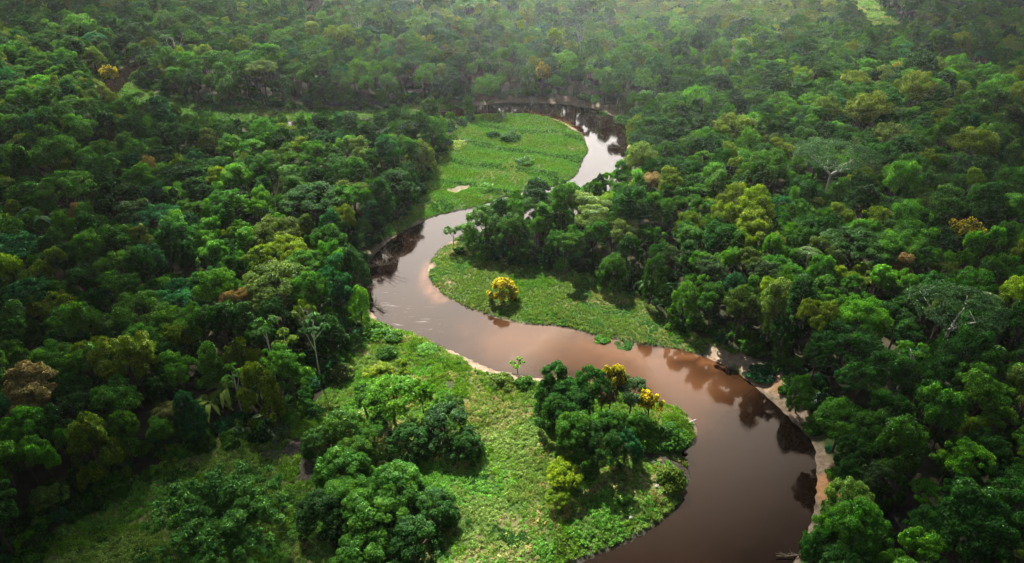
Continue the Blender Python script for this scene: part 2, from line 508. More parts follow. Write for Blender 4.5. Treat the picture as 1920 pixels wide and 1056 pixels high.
WATER_A, WATER_B = (.0055, .0026, .0014), (.011, .005, .0028)
wx = np.arange(-330, 330, 1.6); wy = np.arange(40, 640, 1.6)
w_me, wP = grid_mesh("river_water", wx, wy, lambda P: np.zeros(len(P)), [water_material()], keep=lambda P: river_d(P) < 2.2)
SHOAL_SHEEN = [([(808, 490), (798, 512), (803, 535), (826, 558)], 1.7, .5), ([(960, 628), (1060, 640), (1130, 660), (1220, 690), (1300, 720)], 10, .3), ([(1090, 640), (1170, 660), (1240, 675)], 5, .4),  # narrow strokes are shallows; broad mid-river ones paint reflected warm sky
         ([(1240, 655), (1300, 664), (1345, 680)], 1.6, .5), ([(1000, 212), (1060, 228), (1095, 262)], 1.8, .5), ([(1150, 725), (1240, 735), (1300, 775)], 6, .18)]
fattr(w_me, "shoal_sheen", strokes(wP, SHOAL_SHEEN, .3, -.1, 1.3))
fattr(w_me, "foam", strokes(wP, [([(715, 545), (760, 590), (800, 605)], 5, .6), ([(860, 400), (800, 425)], 4, .35), ([(1310, 740), (1400, 800), (1470, 930)], 9, .05)], .3, -.1, 1.3))
water = bpy.data.objects.new("river_water", w_me); COL.objects.link(water); water["kind"] = "structure"

# ------------------------------------------------------------------ tree forms
def crown_points(lobes, per, rng, zfloor, outward=.8, up=.35, jit=.55):
    C, N = [], []
    cen = np.array([l[0] for l in lobes]); rad = np.array([l[1] for l in lobes])
    tot = (rad[:, :2].mean(1) ** 2); tot = tot / tot.sum()
    for i, (c, r) in enumerate(lobes):
        n = int(per * tot[i]) + 4
        d = rdirs(n, rng, -.75)
        p = c + d * r * rng.uniform(.82, 1.06, n)[:, None]
        ok = np.ones(n, bool)
        for j in range(len(lobes)):
            if j != i:
                q = (p - cen[j]) / rad[j]
                ok &= (q * q).sum(1) > .62
        ok &= p[:, 2] > zfloor
        p, d = p[ok], d[ok]
        C.append(p)
        N.append(d * outward + np.array([0, 0, up]) + rng.normal(0, jit, (len(p), 3)))
    return np.concatenate(C), np.concatenate(N)

def crown_mesh(name, form, seed, leaf=.42, per=5200, R=4.0, H=11.0, mats=None):
    """R crown radius, H tree height; the origin is the foot of the trunk."""
    rng = np.random.default_rng(seed)
    lobes = []
    if form == 'rounded':
        zc, hz = H - R * .82, R * .82
        for d in rdirs(74, rng, -.45):
            k = rng.uniform(.62, .98)
            r = R * rng.uniform(.12, .235)
            lobes.append((np.array([d[0] * R * k, d[1] * R * k, zc + d[2] * hz * k]), np.array([r, r, r * .85])))
        low = .28
    elif form == 'lumpy':
        for b in range(rng.integers(4, 7)):
            a = rng.uniform(0, 6.28); q = rng.uniform(.2, .62) * R
            c0 = np.array([math.cos(a) * q, math.sin(a) * q, H - R * rng.uniform(.45, 1.15)])
            rb = R * rng.uniform(.36, .52)
            for d in rdirs(18, rng, -.4):
                r = rb * rng.uniform(.24, .44)
                lobes.append((c0 + d * rb * rng.uniform(.62, 1.0), np.array([r, r, r * .85])))
        low = .25
    elif form == 'spreading':
        for k in range(70):
            a = rng.uniform(0, 6.28); q = math.sqrt(rng.uniform(0.02, 1)) * R
            r = R * rng.uniform(.10, .19)
            z = H - R * .22 - (q / R) ** 2 * R * .38 + rng.normal(0, .22)
            lobes.append((np.array([math.cos(a) * q, math.sin(a) * q, z]), np.array([r, r, r * .5])))
        low = .45
    elif form == 'layered':
        for b in range(6):
            a = b * 2.4 + rng.normal(0, .4); q = R * rng.uniform(.15, .62); z0 = H * (.97 - .085 * b)
            rb = R * rng.uniform(.34, .55)
            for k in range(15):
                a2 = rng.uniform(0, 6.28); q2 = math.sqrt(rng.uniform(0, 1)) * rb
                r = R * rng.uniform(.10, .17)
                lobes.append((np.array([math.cos(a) * q + math.cos(a2) * q2, math.sin(a) * q + math.sin(a2) * q2, z0 - (q2 / rb) ** 2 * rb * .35 + rng.normal(0, .12)]), np.array([r, r, r * .6])))
        low = .3
    elif form == 'tall':
        for k in range(58):
            t = rng.uniform(0, 1); a = rng.uniform(0, 6.28)
            z = H * (.34 + .6 * t)
            q = R * .62 * (1 - .55 * t) * rng.uniform(.6, 1.1)
            r = R * rng.uniform(.14, .25)
            lobes.append((np.array([math.cos(a) * q, math.sin(a) * q, z]), np.array([r, r, r * .95])))
        low = .2
    elif form == 'draped':
        for k in range(80):
            t = rng.uniform(0, 1) ** .7; a = rng.uniform(0, 6.28)
            z = H * (.08 + .86 * t)
            q = R * math.sqrt(max(0.05, 1 - (t * 1.02) ** 3)) * rng.uniform(.62, .98)
            r = R * rng.uniform(.12, .22)
            lobes.append((np.array([math.cos(a) * q, math.sin(a) * q, z]), np.array([r * .9, r * .9, r * 1.35])))
        low = .0
    elif form == 'feathery':
        for k in range(70):
            d = rdirs(1, rng, -.1)[0]
            kk = rng.uniform(.35, .95)
            r = R * rng.uniform(.1, .17)
            lobes.append((np.array([d[0] * R * kk, d[1] * R * kk, H - R * .75 + d[2] * R * .75 * kk]), np.array([r, r, r * .7])))
        low = .35
    elif form == 'shrub':
        for k in range(26):
            d = rdirs(1, rng, .0)[0]
            kk = rng.uniform(.5, .8); r = R * rng.uniform(.24, .38)
            lobes.append((np.array([d[0] * R * kk, d[1] * R * kk, d[2] * H * .72 * kk + .2]), np.array([r, r, r * H / R * .55])))
        low = -.2
    bag = Bag()
    jit = .55 if form != 'draped' else .45
    C, N = crown_points(lobes, per, rng, low * H, .85, .4 if form != 'draped' else .15, jit)
    if form == 'spreading':
        N[:, 2] += .8
    leaves(bag, C, N, leaf, rng)
    # larger inner leaves that close the lobes from within
    Ci, Ni = [], []
    for c, r in lobes:
        d = rdirs(9, rng, -1)
        Ci.append(c + d * r * .55); Ni.append(d + rng.normal(0, .3, d.shape))
    leaves(bag, np.concatenate(Ci), np.concatenate(Ni), np.repeat([l[1][0] for l in lobes], 9) * .95, rng, .8)
    return bag.mesh(name, mats or [M_LEAF]), lobes

def trunk_into(bag, lobes, H, R, seed, r0=.2, m=0, nlimb=6, top=.72):
    rng = np.random.default_rng(seed + 900)
    fork = H * (.45 if top > .5 else .3)
    p = wobble((0, 0, -.4), (rng.normal(0, .3), rng.normal(0, .3), H * top), 6, .1, rng)
    tube(bag, p, np.linspace(r0 * 1.25, r0 * .35, 6), 7, m)
    order = rng.permutation(len(lobes))[:nlimb]
    for k in order:
        c = lobes[k][0]
        t = min(.95, max(.35, (c[2] - R * .9) / (H * top)))
        i = t * 5; i0 = int(i); f = i - i0
        a = p[i0] * (1 - f) + p[min(i0 + 1, 5)] * f
        q = wobble(a, c, 4, .12, rng)
        tube(bag, q, np.linspace(r0 * .5, r0 * .14, 4), 5, m)

FORMS = []          # (form, crown mesh, trunk mesh, joined mesh, R, H)
def form_set(form, seed, leaf, per, R, H, bark=None):
    bark = bark or M_BARK
    cm, lobes = crown_mesh(form + "_crown", form, seed, leaf, per, R, H)
    b = Bag(); trunk_into(b, lobes, H, R, seed, .2 if R < 4.5 else .28, top=.72 if form != 'spreading' else .8, nlimb=9 if form == 'spreading' else 6)
    tm = b.mesh(form + "_trunk", [bark], True)
    FORMS.append((form, cm, tm, lobes, R, H))
    return len(FORMS) - 1

I_ROUND = [form_set('rounded', s, .24, 13000, 4.0, 11.0) for s in (1, 2, 3)]
I_LUMP = [form_set('lumpy', s, (.215 + .02 * (s % 5)), 13500, 4.2, 11.5) for s in (11, 12, 13, 14)]
I_SPREAD = [form_set('spreading', s, .27, 10500, 4.6, 11.0, M_BARK) for s in (21, 22)]
I_LAYER = [form_set('layered', s, .25, 11500, 4.1, 11.0) for s in (81, 82)]
I_TALL = [form_set('tall', s, .26, 9800, 3.2, 12.5) for s in (31, 32)]
I_DRAPE = [form_set('draped', s, .25, 12500, 3.6, 9.5) for s in (41, 42)]
I_FEATH = [form_set('feathery', s, .33, 5600, 3.8, 11.0) for s in (51, 52)]
I_SHRUB = [form_set('shrub', s, .30, 2600, 1.5, 1.9) for s in (61, 62, 63)]

def join_mesh(name, a, b=None):
    """One mesh of a crown and its trunk, for the far forest."""
    def arr(me):
        V = np.empty(len(me.vertices) * 3, np.float32); me.vertices.foreach_get("co", V)
        F = np.array([list(p.vertices) + [-1] * (4 - len(p.vertices)) for p in me.polygons])
        return V.reshape(-1, 3), F
    bag = Bag()
    for i, me in enumerate((a, b) if b else (a,)):
        V, F = arr(me)
        q = F[F[:, 3] >= 0]; t = F[F[:, 3] < 0][:, :3]
        bag.add(V, q, t, i)
    return bag.mesh(name, [M_LEAF_MASS, b.materials[0]] if b else [M_LEAF_MASS])

TONES = {   # leaf colour of a kind of tree
    'deep green': (.017, .080, .007),
    'mid green': (.038, .138, .008),
    'bright green': (.062, .200, .009),
    'lime green': (.125, .215, .006),
    'olive': (.062, .115, .012),
    'bluish green': (.016, .115, .036),
    'pale green': (.105, .185, .034),
    'tan topped': (.22, .165, .065),
    'grey green': (.050, .100, .036),
}

# ------------------------------------------------------------------ things
def thing(name, label, cat, loc, rz=0.0, group=None, scale=(1, 1, 1)):
    o = bpy.data.objects.new(name, None); COL.objects.link(o)
    o.empty_display_size = .3
    o.location = loc; o.rotation_euler = (0, 0, rz); o.scale = scale
    o["label"] = label; o["category"] = cat
    if group:
        o["group"] = group
    return o

def part(name, me, parent, color=None, label=None):
    o = bpy.data.objects.new(name, me); COL.objects.link(o); o.parent = parent
    if color:
        o.color = (*color, 1)
    if label:
        o["label"] = label
    return o

def jitter(c, a=.12):
    k = 1 + random.uniform(-a, a)
    return (c[0] * k * (1 + random.uniform(-a, a)), c[1] * k, c[2] * k * (1 + random.uniform(-a, a)))

def ground_z(x, y):
    return float(land_h([(x, y)])[0])

GROUP_FOREST = "broadleaf trees of the river forest"
placed = []         # (x, y, radius) of everything already standing
LANDMARKS = []      # (x, y, phrase)
n_trees = 0

def place_tree(x, y, fi, s, tone, label, sz=1.0, name="broadleaf_tree", cat="tree", group=GROUP_FOREST, rz=None, r_claim=.8, color=None):
    global n_trees
    form, cm, tm, lobes, R, H = FORMS[fi]
    z = ground_z(x, y)
    t = thing(name, label, cat, (x, y, z), random.uniform(0, 6.28) if rz is None else rz, group, (s, s, s * sz))
    part("crown", cm, t, jitter(color or TONES[tone]))
    part("trunk", tm, t)
    placed.append((x, y, R * s * r_claim))
    n_trees += 1
    return t

def by_crown(px, py, diam, H, top=.68):
    """Foot of a tree whose crown centre stands at a picture point with a crown that many picture points wide."""
    x, y = at(px, py, H * top + 1.2)
    d = project(x, y, H * top)[2]
    return x, y, diam * d / FPX

# blossoms over a crown
def blossom_mesh(name, fi, n, seed, size=.38, top=True):
    form, cm, tm, lobes, R, H = FORMS[fi]
    rng = np.random.default_rng(seed)
    bag = Bag()
    C, N = crown_points(lobes, n, rng, H * (.3 if form != 'draped' else .22), .8, .4, .5)
    cen = np.array([0, 0, H - R])
    C = C + (C - cen) * .035
    leaves(bag, C, N, size, rng, .8)
    return bag.mesh(name, [M_YELLOW])
BL_FULL = blossom_mesh("full_blossom", I_LUMP[1], 4300, 71, .3)
BL_DOME = blossom_mesh("dome_blossom", I_DRAPE[0], 5200, 73, .27)
BL_HALF = blossom_mesh("half_blossom", I_ROUND[1], 2200, 72)

def flowering(px, py, diam, H, fi, me, label, group="trees in yellow blossom", sz=1.0, mark=None, tone='olive'):
    Rn, Hn = FORMS[fi][4], FORMS[fi][5]
    x, y, w = by_crown(px, py, diam, H)
    s = w / (2 * Rn)
    t = place_tree(x, y, fi, s, tone, label, H / (Hn * s) * sz, "flowering_tree", "tree", group)
    part("blossom", me, t)
    if mark:
        LANDMARKS.append((x, y, mark))

flowering(942, 531, 58, 4.8, I_DRAPE[0], BL_DOME, "yellow flowering tree standing alone on the grassy river point", mark="lone yellow tree on the grass")
flowering(1218, 757, 54, 7.0, I_LUMP[1], BL_FULL, "bright yellow flowering tree at the water's tip of the near wooded spit", mark="yellow tree at the spit tip")
flowering(1148, 714, 60, 9.6, I_LUMP[1], BL_FULL, "yellow flowering tree among the dark trees of the near spit", mark="yellow tree in the dark spit grove")
flowering(1018, 139, 26, 11, I_ROUND[1], BL_HALF, "small orange-yellow flowering tree in the forest beyond the far bend", mark="yellow tree beyond the far bend")
flowering(1680, 138, 22, 11, I_ROUND[1], BL_HALF, "yellow-speckled tree high in the shaded forest below the lime strip", mark="yellow tree below the lime strip")
flowering(203, 134, 30, 10, I_ROUND[1], BL_HALF, "yellow flowering tree beside the dark upper river reach", mark="yellow tree by the upper river")
flowering(1808, 446, 62, 11, I_ROUND[1], BL_HALF, "broad tree with a yellow blossom rim deep in the forest east of the river", mark="yellow-rimmed forest tree")

# --- single trees one can point at: picture point of the crown, width in picture points, height, form, tone, label, landmark phrase
HERO = [
    (446, 572, 78, 12, I_LUMP[0], 'tan topped', "tan-crowned tree above the two white-stemmed trees west of the river", "tan tree above the white stems"),
    (70, 748, 150, 12, I_LUMP[2], 'tan topped', "largest tan-brown crown, at the shaded west forest edge", "largest tan crown"),
    (1130, 752, 52, 9, I_LUMP[3], 'tan topped', "beige-crowned tree in the middle of the near spit grove", None),
    (1690, 512, 58, 12, I_TALL[0], 'tan topped', "tall tan-topped tree standing over the forest east of the grassy point", "tall tan tree"),
    (1212, 350, 78, 11, I_LUMP[0], 'tan topped', "rusty-topped tree in the forest just below the bright water", "rusty tree below the bright water"),
    (152, 412, 40, 11, I_ROUND[0], 'tan topped', "small rusty crown in the dark west forest", "small rusty crown"),
    (282, 322, 30, 11, I_ROUND[2], 'tan topped', "pinkish-tan crown among the tall west forest trees", "pinkish-tan crown"),
    (386, 104, 34, 11, I_LUMP[1], 'tan topped', "rusty crown beside the bare pale tree by the upper river", "rusty crown by the upper river"),
    (1108, 402, 128, 12, I_LUMP[0], 'pale green', "large pale green dome crown above the grassy point", "large pale dome"),
    (1172, 442, 62, 10, I_ROUND[1], 'pale green', "pale green crown joined to the large dome, on its near side", None),
    (1330, 516, 66, 11, I_FEATH[0], 'grey green', "greyish half-bare crown over the banana plants", "greyish crown over the bananas"),
    (1400, 497, 64, 11, I_SPREAD[1], 'olive', "olive flat-topped tree next to the greyish half-bare crown", None),
    (1455, 512, 70, 11, I_SPREAD[0], 'mid green', "flat green tree with pale limbs beside the olive flat-topped tree", None),
    (1390, 578, 66, 11, I_ROUND[0], 'olive', "round olive-green crown behind the end of the grassy point", "round olive crown"),
    (528, 545, 140, 12, I_ROUND[2], 'olive', "wide dome crown with pale leaf tips, west of the river bend", "wide west dome"),
    (115, 585, 66, 11, I_FEATH[1], 'lime green', "feathery lime green tree in the west forest", "feathery lime tree"),
    (590, 385, 120, 14, I_SPREAD[1], 'deep green', "very wide dark crown rising behind the west bank forest", "wide dark west crown"),
    (1600, 470, 120, 13, I_SPREAD[1], 'deep green', "wide dark flat crown in the middle of the east forest", "wide dark east crown"),
    (912, 158, 54, 12, I_ROUND[1], 'bright green', "round bright green tree over the far bank", "round far-bank tree"),
    (300, 420, 90, 12, I_SPREAD[0], 'bluish green', "bluish green spreading tree in the west forest", "bluish west tree"),
    (35, 480, 110, 12, I_FEATH[0], 'bluish green', "pale bluish feathery crown at the west rim beside broad banana leaves", "bluish rim crown"),
    (60, 560, 80, 12, I_SPREAD[0], 'bluish green', "teal flat crown next to the feathery lime tree", None),
    (1080, 815, 78, 10, I_ROUND[0], 'mid green', "rounded green crown on the meadow side of the near spit grove", None),
    # the grove on the near spit
    (1056, 722, 92, 11, I_LUMP[3], 'deep green', "dark green tree at the river end of the spit grove, furthest upstream", None),
    (1110, 728, 66, 11, I_ROUND[2], 'deep green', "dark rounded crown between the upstream spit tree and the yellow blossom", None),
    (1044, 775, 74, 8, I_DRAPE[0], 'mid green', "low leafy tree on the grass side of the spit's darkest crown", None),
    (1184, 745, 64, 8, I_ROUND[1], 'grey green', "grey-green crown between the two yellow trees of the spit", None),
    (1150, 797, 76, 9.5, I_LUMP[1], 'mid green', "green crown just in front of the beige-crowned spit tree", "centre tree of the spit grove"),
    (1122, 838, 76, 9, I_ROUND[1], 'deep green', "dark crown at the near edge of the spit grove", None),
    (1172, 838, 60, 7, I_DRAPE[1], 'bluish green', "bluish drooping tree at the near side of the spit, by the muddy gap", None),
    # the two thickets in the near clearing
    (735, 752, 100, 10, I_ROUND[0], 'bright green', "light green domed tree topping the thicket in the near clearing", "light green thicket tree"),
    (686, 752, 76, 8, I_LUMP[2], 'mid green', "mid green tree behind the light green thicket tree, on its west side", None),
    (642, 806, 92, 7.5, I_DRAPE[0], 'bright green', "bright leafy tree on the west flank of the clearing thicket", None),
    (838, 800, 104, 7.5, I_DRAPE[1], 'deep green', "dark weeping tree on the river side of the clearing thicket", "dark weeping tree"),
    (765, 825, 84, 6.5, I_DRAPE[0], 'deep green', "low dark tree in front of the light green thicket tree", None),
    (700, 815, 70, 7, I_LUMP[0], 'mid green', "green tree filling the middle of the clearing thicket", None),
    (792, 745, 44, 8, I_ROUND[1], 'bright green', "small bright tree between the light green tree and the weeping tree", None),
    (640, 882, 110, 7.5, I_DRAPE[1], 'mid green', "leafy tree at the upstream corner of the nearest thicket", None),
    (745, 912, 120, 8, I_DRAPE[0], 'mid green', "broad leafy tree at the river side of the nearest thicket", "broad near thicket tree"),
    (700, 975, 130, 8, I_DRAPE[1], 'mid green', "broad drooping tree in the middle of the nearest thicket", None),
    (775, 1010, 110, 7.5, I_DRAPE[0], 'deep green', "dark drooping tree at the lower river corner of the nearest thicket", None),
    (610, 960, 110, 7, I_DRAPE[0], 'deep green', "dark leafy tree beside the bamboo clump", None),
    (680, 1050, 120, 7, I_DRAPE[1], 'mid green', "lowest tree of the nearest thicket, cut by the photo's edge", None),
    (1060, 895, 62, 5.5, I_ROUND[2], 'lime green', "small lime-yellow tree on the grass in front of the spit grove", "lime tree before the spit"),
    (1046, 938, 44, 3.4, I_ROUND[0], 'lime green', "lowest lime bush-like tree at the foot of the lime-yellow tree", None),
    (665, 850, 90, 6, I_DRAPE[1], 'bright green', "low bright draped tree between the clearing thicket and the nearest thicket", None),
    (870, 835, 70, 5.5, I_DRAPE[0], 'deep green', "lowest dark tree at the river-side foot of the weeping tree", None),
    (600, 830, 70, 5.5, I_DRAPE[1], 'mid green', "low leafy tree beside the grey mud patch", None),
    (712, 708, 60, 6, I_LUMP[1], 'lime green', "yellow-green tree at the top of the clearing thicket", None),
    (760, 700, 50, 5, I_LUMP[3], 'lime green', "smaller yellow-green tree at the top river side of the clearing thicket", None),
    (660, 940, 110, 7.5, I_LUMP[0], 'bright green', "bright leafy crown in the upper middle of the nearest thicket", None),
    (810, 950, 90, 5.5, I_DRAPE[1], 'deep green', "low dark tree on the grass side of the nearest thicket", None),
    (1085, 770, 80, 10, I_LUMP[1], 'deep green', "dark crown in front of the furthest upstream spit tree", None),
    (1030, 740, 60, 8, I_DRAPE[1], 'deep green', "dark draped tree at the river corner of the spit grove", None),
    (1195, 800, 56, 6, I_DRAPE[0], 'mid green', "low green tree under the yellow tree at the spit tip", None),
    (1090, 870, 60, 6.5, I_DRAPE[1], 'mid green', "draped tree right behind the small lime-yellow tree", None),
    (938, 402, 70, 8, I_DRAPE[0], 'deep green', "dark draped tree on the neck bank behind the draped tip tree", None),
    (985, 398, 76, 8.5, I_DRAPE[1], 'mid green', "draped tree on the neck bank, between the tip grove and the dark olive crown", None),
    (1038, 388, 74, 8.5, I_DRAPE[0], 'mid green', "leafy tree on the neck bank beside the dark olive crown", None),
    (1070, 368, 66, 8.5, I_DRAPE[1], 'bright green', "bright draped tree on the neck bank, nearest the bright water", None),
    (1100, 362, 60, 8, I_LUMP[0], 'deep green', "dark crown at the foot of the bright water", None),
    # the grove at the tip of the point
    (906, 415, 90, 9, I_DRAPE[1], 'mid green', "vine-draped tree at the water's tip of the grassy point", "draped tree at the point's tip"),
    (960, 430, 84, 9, I_DRAPE[0], 'mid green', "vine-covered tree next to the draped tip tree, over the grass", None),
    (1010, 372, 84, 10, I_LUMP[2], 'deep green', "dark olive crown between the far meadow and the vine-covered trees", None),
    (1062, 455, 80, 10, I_LUMP[3], 'mid green', "green crown between the vine-covered trees and the large pale dome", None),
    (1150, 500, 64, 8, I_DRAPE[0], 'mid green', "leafy tree at the grass edge below the large pale dome", None),
]
THICKET = (552, 1000, 690, 1080)
for px, py, dm, H, fi, tone, label, mark in HERO:
    Rn, Hn = FORMS[fi][4], FORMS[fi][5]
    if 590 < px < 1200 and py > 700:
        dm *= 1.1           # the thickets close up into one leafy mass
        H *= .78 if px < 900 else .88
    x, y, w = by_crown(px, py, dm, H, .68 if H > 8 else .6)
    s = w / (2 * Rn)
    place_tree(x, y, fi, s, tone, label, H / (Hn * s))
    if mark:
        LANDMARKS.append((x, y, mark))

# --- bare and white-limbed trees
def bare_mesh(name, seed, H, spread, n=7, r0=.16, twigs=3, lean=0.0, mat=None):
    rng = np.random.default_rng(seed)
    b = Bag()
    p = wobble((0, 0, -.4), (lean * H, 0, H * .62), 6, .1, rng)
    r0 *= .72
    tube(b, p, np.linspace(r0 * 1.2, r0 * .7, 6), 7)
    for k in range(n):
        a = 2 * math.pi * k / n + rng.normal(0, .35)
        e = p[rng.integers(3, 6)]
        q = np.array([math.cos(a) * spread * rng.uniform(.35, .85), math.sin(a) * spread * rng.uniform(.35, .85), H * rng.uniform(.78, 1.0)])
        l = wobble(e, q, 5, .16, rng); l[2:4, 2] += .25
        tube(b, l, np.linspace(r0 * .5, r0 * .1, 5), 5)
        for j in range(twigs):
            f = l[rng.integers(2, 5)]
            t2 = f + np.array([rng.normal(0, .9), rng.normal(0, .9), rng.uniform(.4, 1.5)])
            tube(b, wobble(f, t2, 3, .08, rng), np.linspace(r0 * .22, r0 * .07, 3), 4)
    return b.mesh(name, [mat or M_PALEBARK], True)

def bare_tree(px, py, H, spread, seed, label, thin=.13, n=6, mark=None, base=False):
    x, y = at(px, py, 1.2 if base else H * .8)
    t = thing("bare_tree", label, "dead tree", (x, y, ground_z(x, y)), random.uniform(0, 6), "bare pale trees")
    b = bare_mesh("bare_limbs", seed, H, spread, n, thin)
    part("trunk", b, t)
    placed.append((x, y, spread * .5))
    if mark:
        LANDMARKS.append((x, y, mark))

bare_tree(575, 606, 11.5, 1.9, 301, "leafless white tree standing over the white-stemmed trees west of the river", .14, 5, "leafless west tree")
bare_tree(1090, 68, 16, 4.2, 302, "leafless white tree in the hazy forest far beyond the meadow", .24, 7, "leafless hazy tree")
bare_tree(940, 124, 13, 2.4, 303, "forked white snag in the forest behind the far bank", .2, 3)
bare_tree(1378, 392, 13, 1.8, 304, "slim white snag in the forest east of the bright water", .18, 3, "slim white snag")
bare_tree(330, 92, 14, 5.5, 305, "broad bare pale tree above the upper river reach", .2, 9, "broad bare tree by the upper river")
bare_tree(942, 222, 4.5, .5, 306, "thin dead stem standing alone in the far meadow", .12, 3)
bare_tree(1697, 705, 11, .8, 307, "pale leaning snag near the river in the south-east forest", .16, 3, "pale leaning snag")
bare_tree(672, 52, 15, 3.2, 308, "pale forked tree in the forest along the upper haze edge", .22, 5)

def limbed_tree(px, py, diam, H, seed, label, mark):
    """Wide flat crown with white limbs that show through it."""
    x, y, w = by_crown(px, py, diam, H, .85)
    R = w / 2
    rng = np.random.default_rng(seed)
    t = thing("umbrella_tree", label, "tree", (x, y, ground_z(x, y)), 0, "white-limbed umbrella trees")
    b = Bag()
    p = wobble((0, 0, -.4), (0, 0, H * .6), 5, .08, rng)
    tube(b, p, np.linspace(.38, .26, 5), 8)
    bag = Bag(); C, N = [], []
    for k in range(5):
        a = -1.57 + (k - 2) * .95 + rng.normal(0, .2)
        e = np.array([math.cos(a) * R * .55, math.sin(a) * R * .55, H * .84])
        l = wobble(p[-1], e, 6, .14, rng); l[1:4, 2] += .35
        tube(b, l, np.linspace(.21, .06, 6), 6)
        for j in range(4):
            f = l[rng.integers(2, 6)]
            g = f + np.array([rng.normal(0, R * .2), rng.normal(0, R * .2), H * .08])
            tube(b, wobble(f, g, 3, .1, rng), [.08, .05, .03], 4)
    for k in range(150):
        a = rng.uniform(0, 6.28); q = math.sqrt(rng.uniform(.0, 1)) * R
        if a > 4.1 and a < 5.3 and q > R * .1 and q < R * .6 and rng.random() < .8:
            continue        # the thin side, open to the limbs
        c = np.array([math.cos(a) * q, math.sin(a) * q, H * (1 - .1 * (q / R) ** 2) + rng.normal(0, .2)])
        r = R * rng.uniform(.09, .16)
        d = rdirs(60, rng, -.5)
        C.append(c + d * np.array([r, r, r * .45])); N.append(d * .5 + np.array([0, 0, .9]) + rng.normal(0, .4, d.shape))
    leaves(bag, np.concatenate(C), np.concatenate(N), .34, rng)
    part("crown", bag.mesh("umbrella_crown", [M_LEAF]), t, (.022, .078, .018))
    part("trunk", b.mesh("umbrella_limbs", [M_PALEBARK], True), t)
    placed.append((x, y, R * .8))
    LANDMARKS.append((x, y, mark))

limbed_tree(1565, 300, 150, 16, 401, "wide umbrella tree with a white forked trunk, north in the east forest", "white-forked umbrella tree")
limbed_tree(1790, 590, 160, 15, 402, "wide dark umbrella tree with white branching limbs, in the near east forest", "dark umbrella tree")

# --- slender trees with leaf rosettes on white stems
def rosette_tree(px, py, H, seed, label, tone, n=5, mark=None, k=1.0):
    x, y = at(px, py, H * .9)
    rng = np.random.default_rng(seed)
    t = thing("rosette_tree", label, "tree", (x, y, ground_z(x, y)), 0, "slender white-stemmed trees")
    b = Bag(); bag = Bag()
    p = wobble((0, 0, -.4), (.2, 0, H * .86), 6, .06, rng)
    tube(b, p, np.linspace(.15, .08, 6) * k, 7)
    for i in range(n):
        a = i * 6.28 / n + rng.normal(0, .3)
        q = p[-1] + np.array([math.cos(a) * 1.7 * k * rng.uniform(.5, 1.2), math.sin(a) * 1.7 * k * rng.uniform(.5, 1.2), k * rng.uniform(.3, 1.5)])
        l = wobble(p[rng.integers(3, 6)], q, 4, .06, rng)
        tube(b, l, [.09, .07, .06, .04], 5)
        m = 26
        d = rdirs(m, rng, -.25); d[:, 2] *= .5
        leaves(bag, l[-1] + d * .75 * k, d * .25 + np.array([0, 0, .9]) + rng.normal(0, .25, d.shape), .8 * k, rng, .6, 0, .35)
    part("crown", bag.mesh("rosette_crown", [M_LEAF]), t, TONES[tone])
    part("trunk", b.mesh("white_stem", [M_PALEBARK], True), t)
    placed.append((x, y, 2.0))
    if mark:
        LANDMARKS.append((x, y, mark))

rosette_tree(497, 628, 13, 501, "slender white-stemmed tree with a wide leafy crown at the west forest edge", 'mid green', 6, "wide-crowned white-stemmed tree")
rosette_tree(586, 628, 12, 502, "white-stemmed tree with dark leaf tufts under the leafless tree", 'deep green', 5)
rosette_tree(533, 655, 10, 503, "short pale-stemmed tree with a bright lime leaf rosette", 'lime green', 4, "lime rosette tree")
rosette_tree(438, 715, 9, 504, "thin pale-stemmed tree with small leaf tufts above the banana plants", 'bright green', 3)
rosette_tree(1703, 672, 11, 505, "pale green rosette tree in the forest near the sandy east bank", 'bright green', 5)
rosette_tree(970, 684, 1.5, 506, "small flat-topped sapling on the near bank over the brown water", 'bright green', 4, "bank sapling", .62)
rosette_tree(848, 440, 4.6, 507, "small upright tree at the water's edge on the point's tip", 'mid green', 5)

# --- banana plants and palms
def leaf_blade(bag, base, direction, length, width, rise, rng, m=0, seg=6, split=False):
    d = np.array([math.cos(direction), math.sin(direction), 0]); s = np.array([-d[1], d[0], 0])
    V = []
    for i in range(seg + 1):
        t = i / seg
        c = base + d * length * t * (.55 + .45 * t) + np.array([0, 0, rise * length * (1.5 * t - 1.75 * t * t)])
        w = width * math.sin(math.pi * min(1, .12 + .86 * t)) ** .7
        V += [c - s * w + np.array([0, 0, .12 * w]), c - np.array([0, 0, .1 * w]), c + s * w + np.array([0, 0, .12 * w])]
    Q = []
    for i in range(seg):
        a = i * 3
        Q += [(a, a + 1, a + 4, a + 3), (a + 1, a + 2, a + 5, a + 4)]
    bag.add(V, Q, None, m)

def banana(px, py, seed, label, n=7, H=2.6, L=2.6, color=(.07, .15, .02)):
    x, y = at(px, py, 2.5)
    rng = np.random.default_rng(seed)
    t = thing("banana_plant", label, "banana plant", (x, y, ground_z(x, y)), 0, "banana plants")
    b = Bag(); bag = Bag()
    for k in range(2):
        o = np.array([rng.normal(0, .5) * k * 2, rng.normal(0, .5) * k * 2, 0])
        p = wobble(o + (0, 0, -.3), o + (0.1, 0, H * rng.uniform(.8, 1.1)), 5, .04, rng)
        tube(b, p, np.linspace(.16, .1, 5), 7)
        for j in range(n):
            leaf_blade(bag, p[-1], j * 6.28 / n + rng.normal(0, .3), L * rng.uniform(.8, 1.2), L * .13, rng.uniform(.5, 1.0), rng)
    part("leaf_crown", bag.mesh("banana_leaves", [M_LEAF]), t, color)
    part("trunk", b.mesh("banana_stem", [plain_green], True), t)
    placed.append((x, y, 2.2))

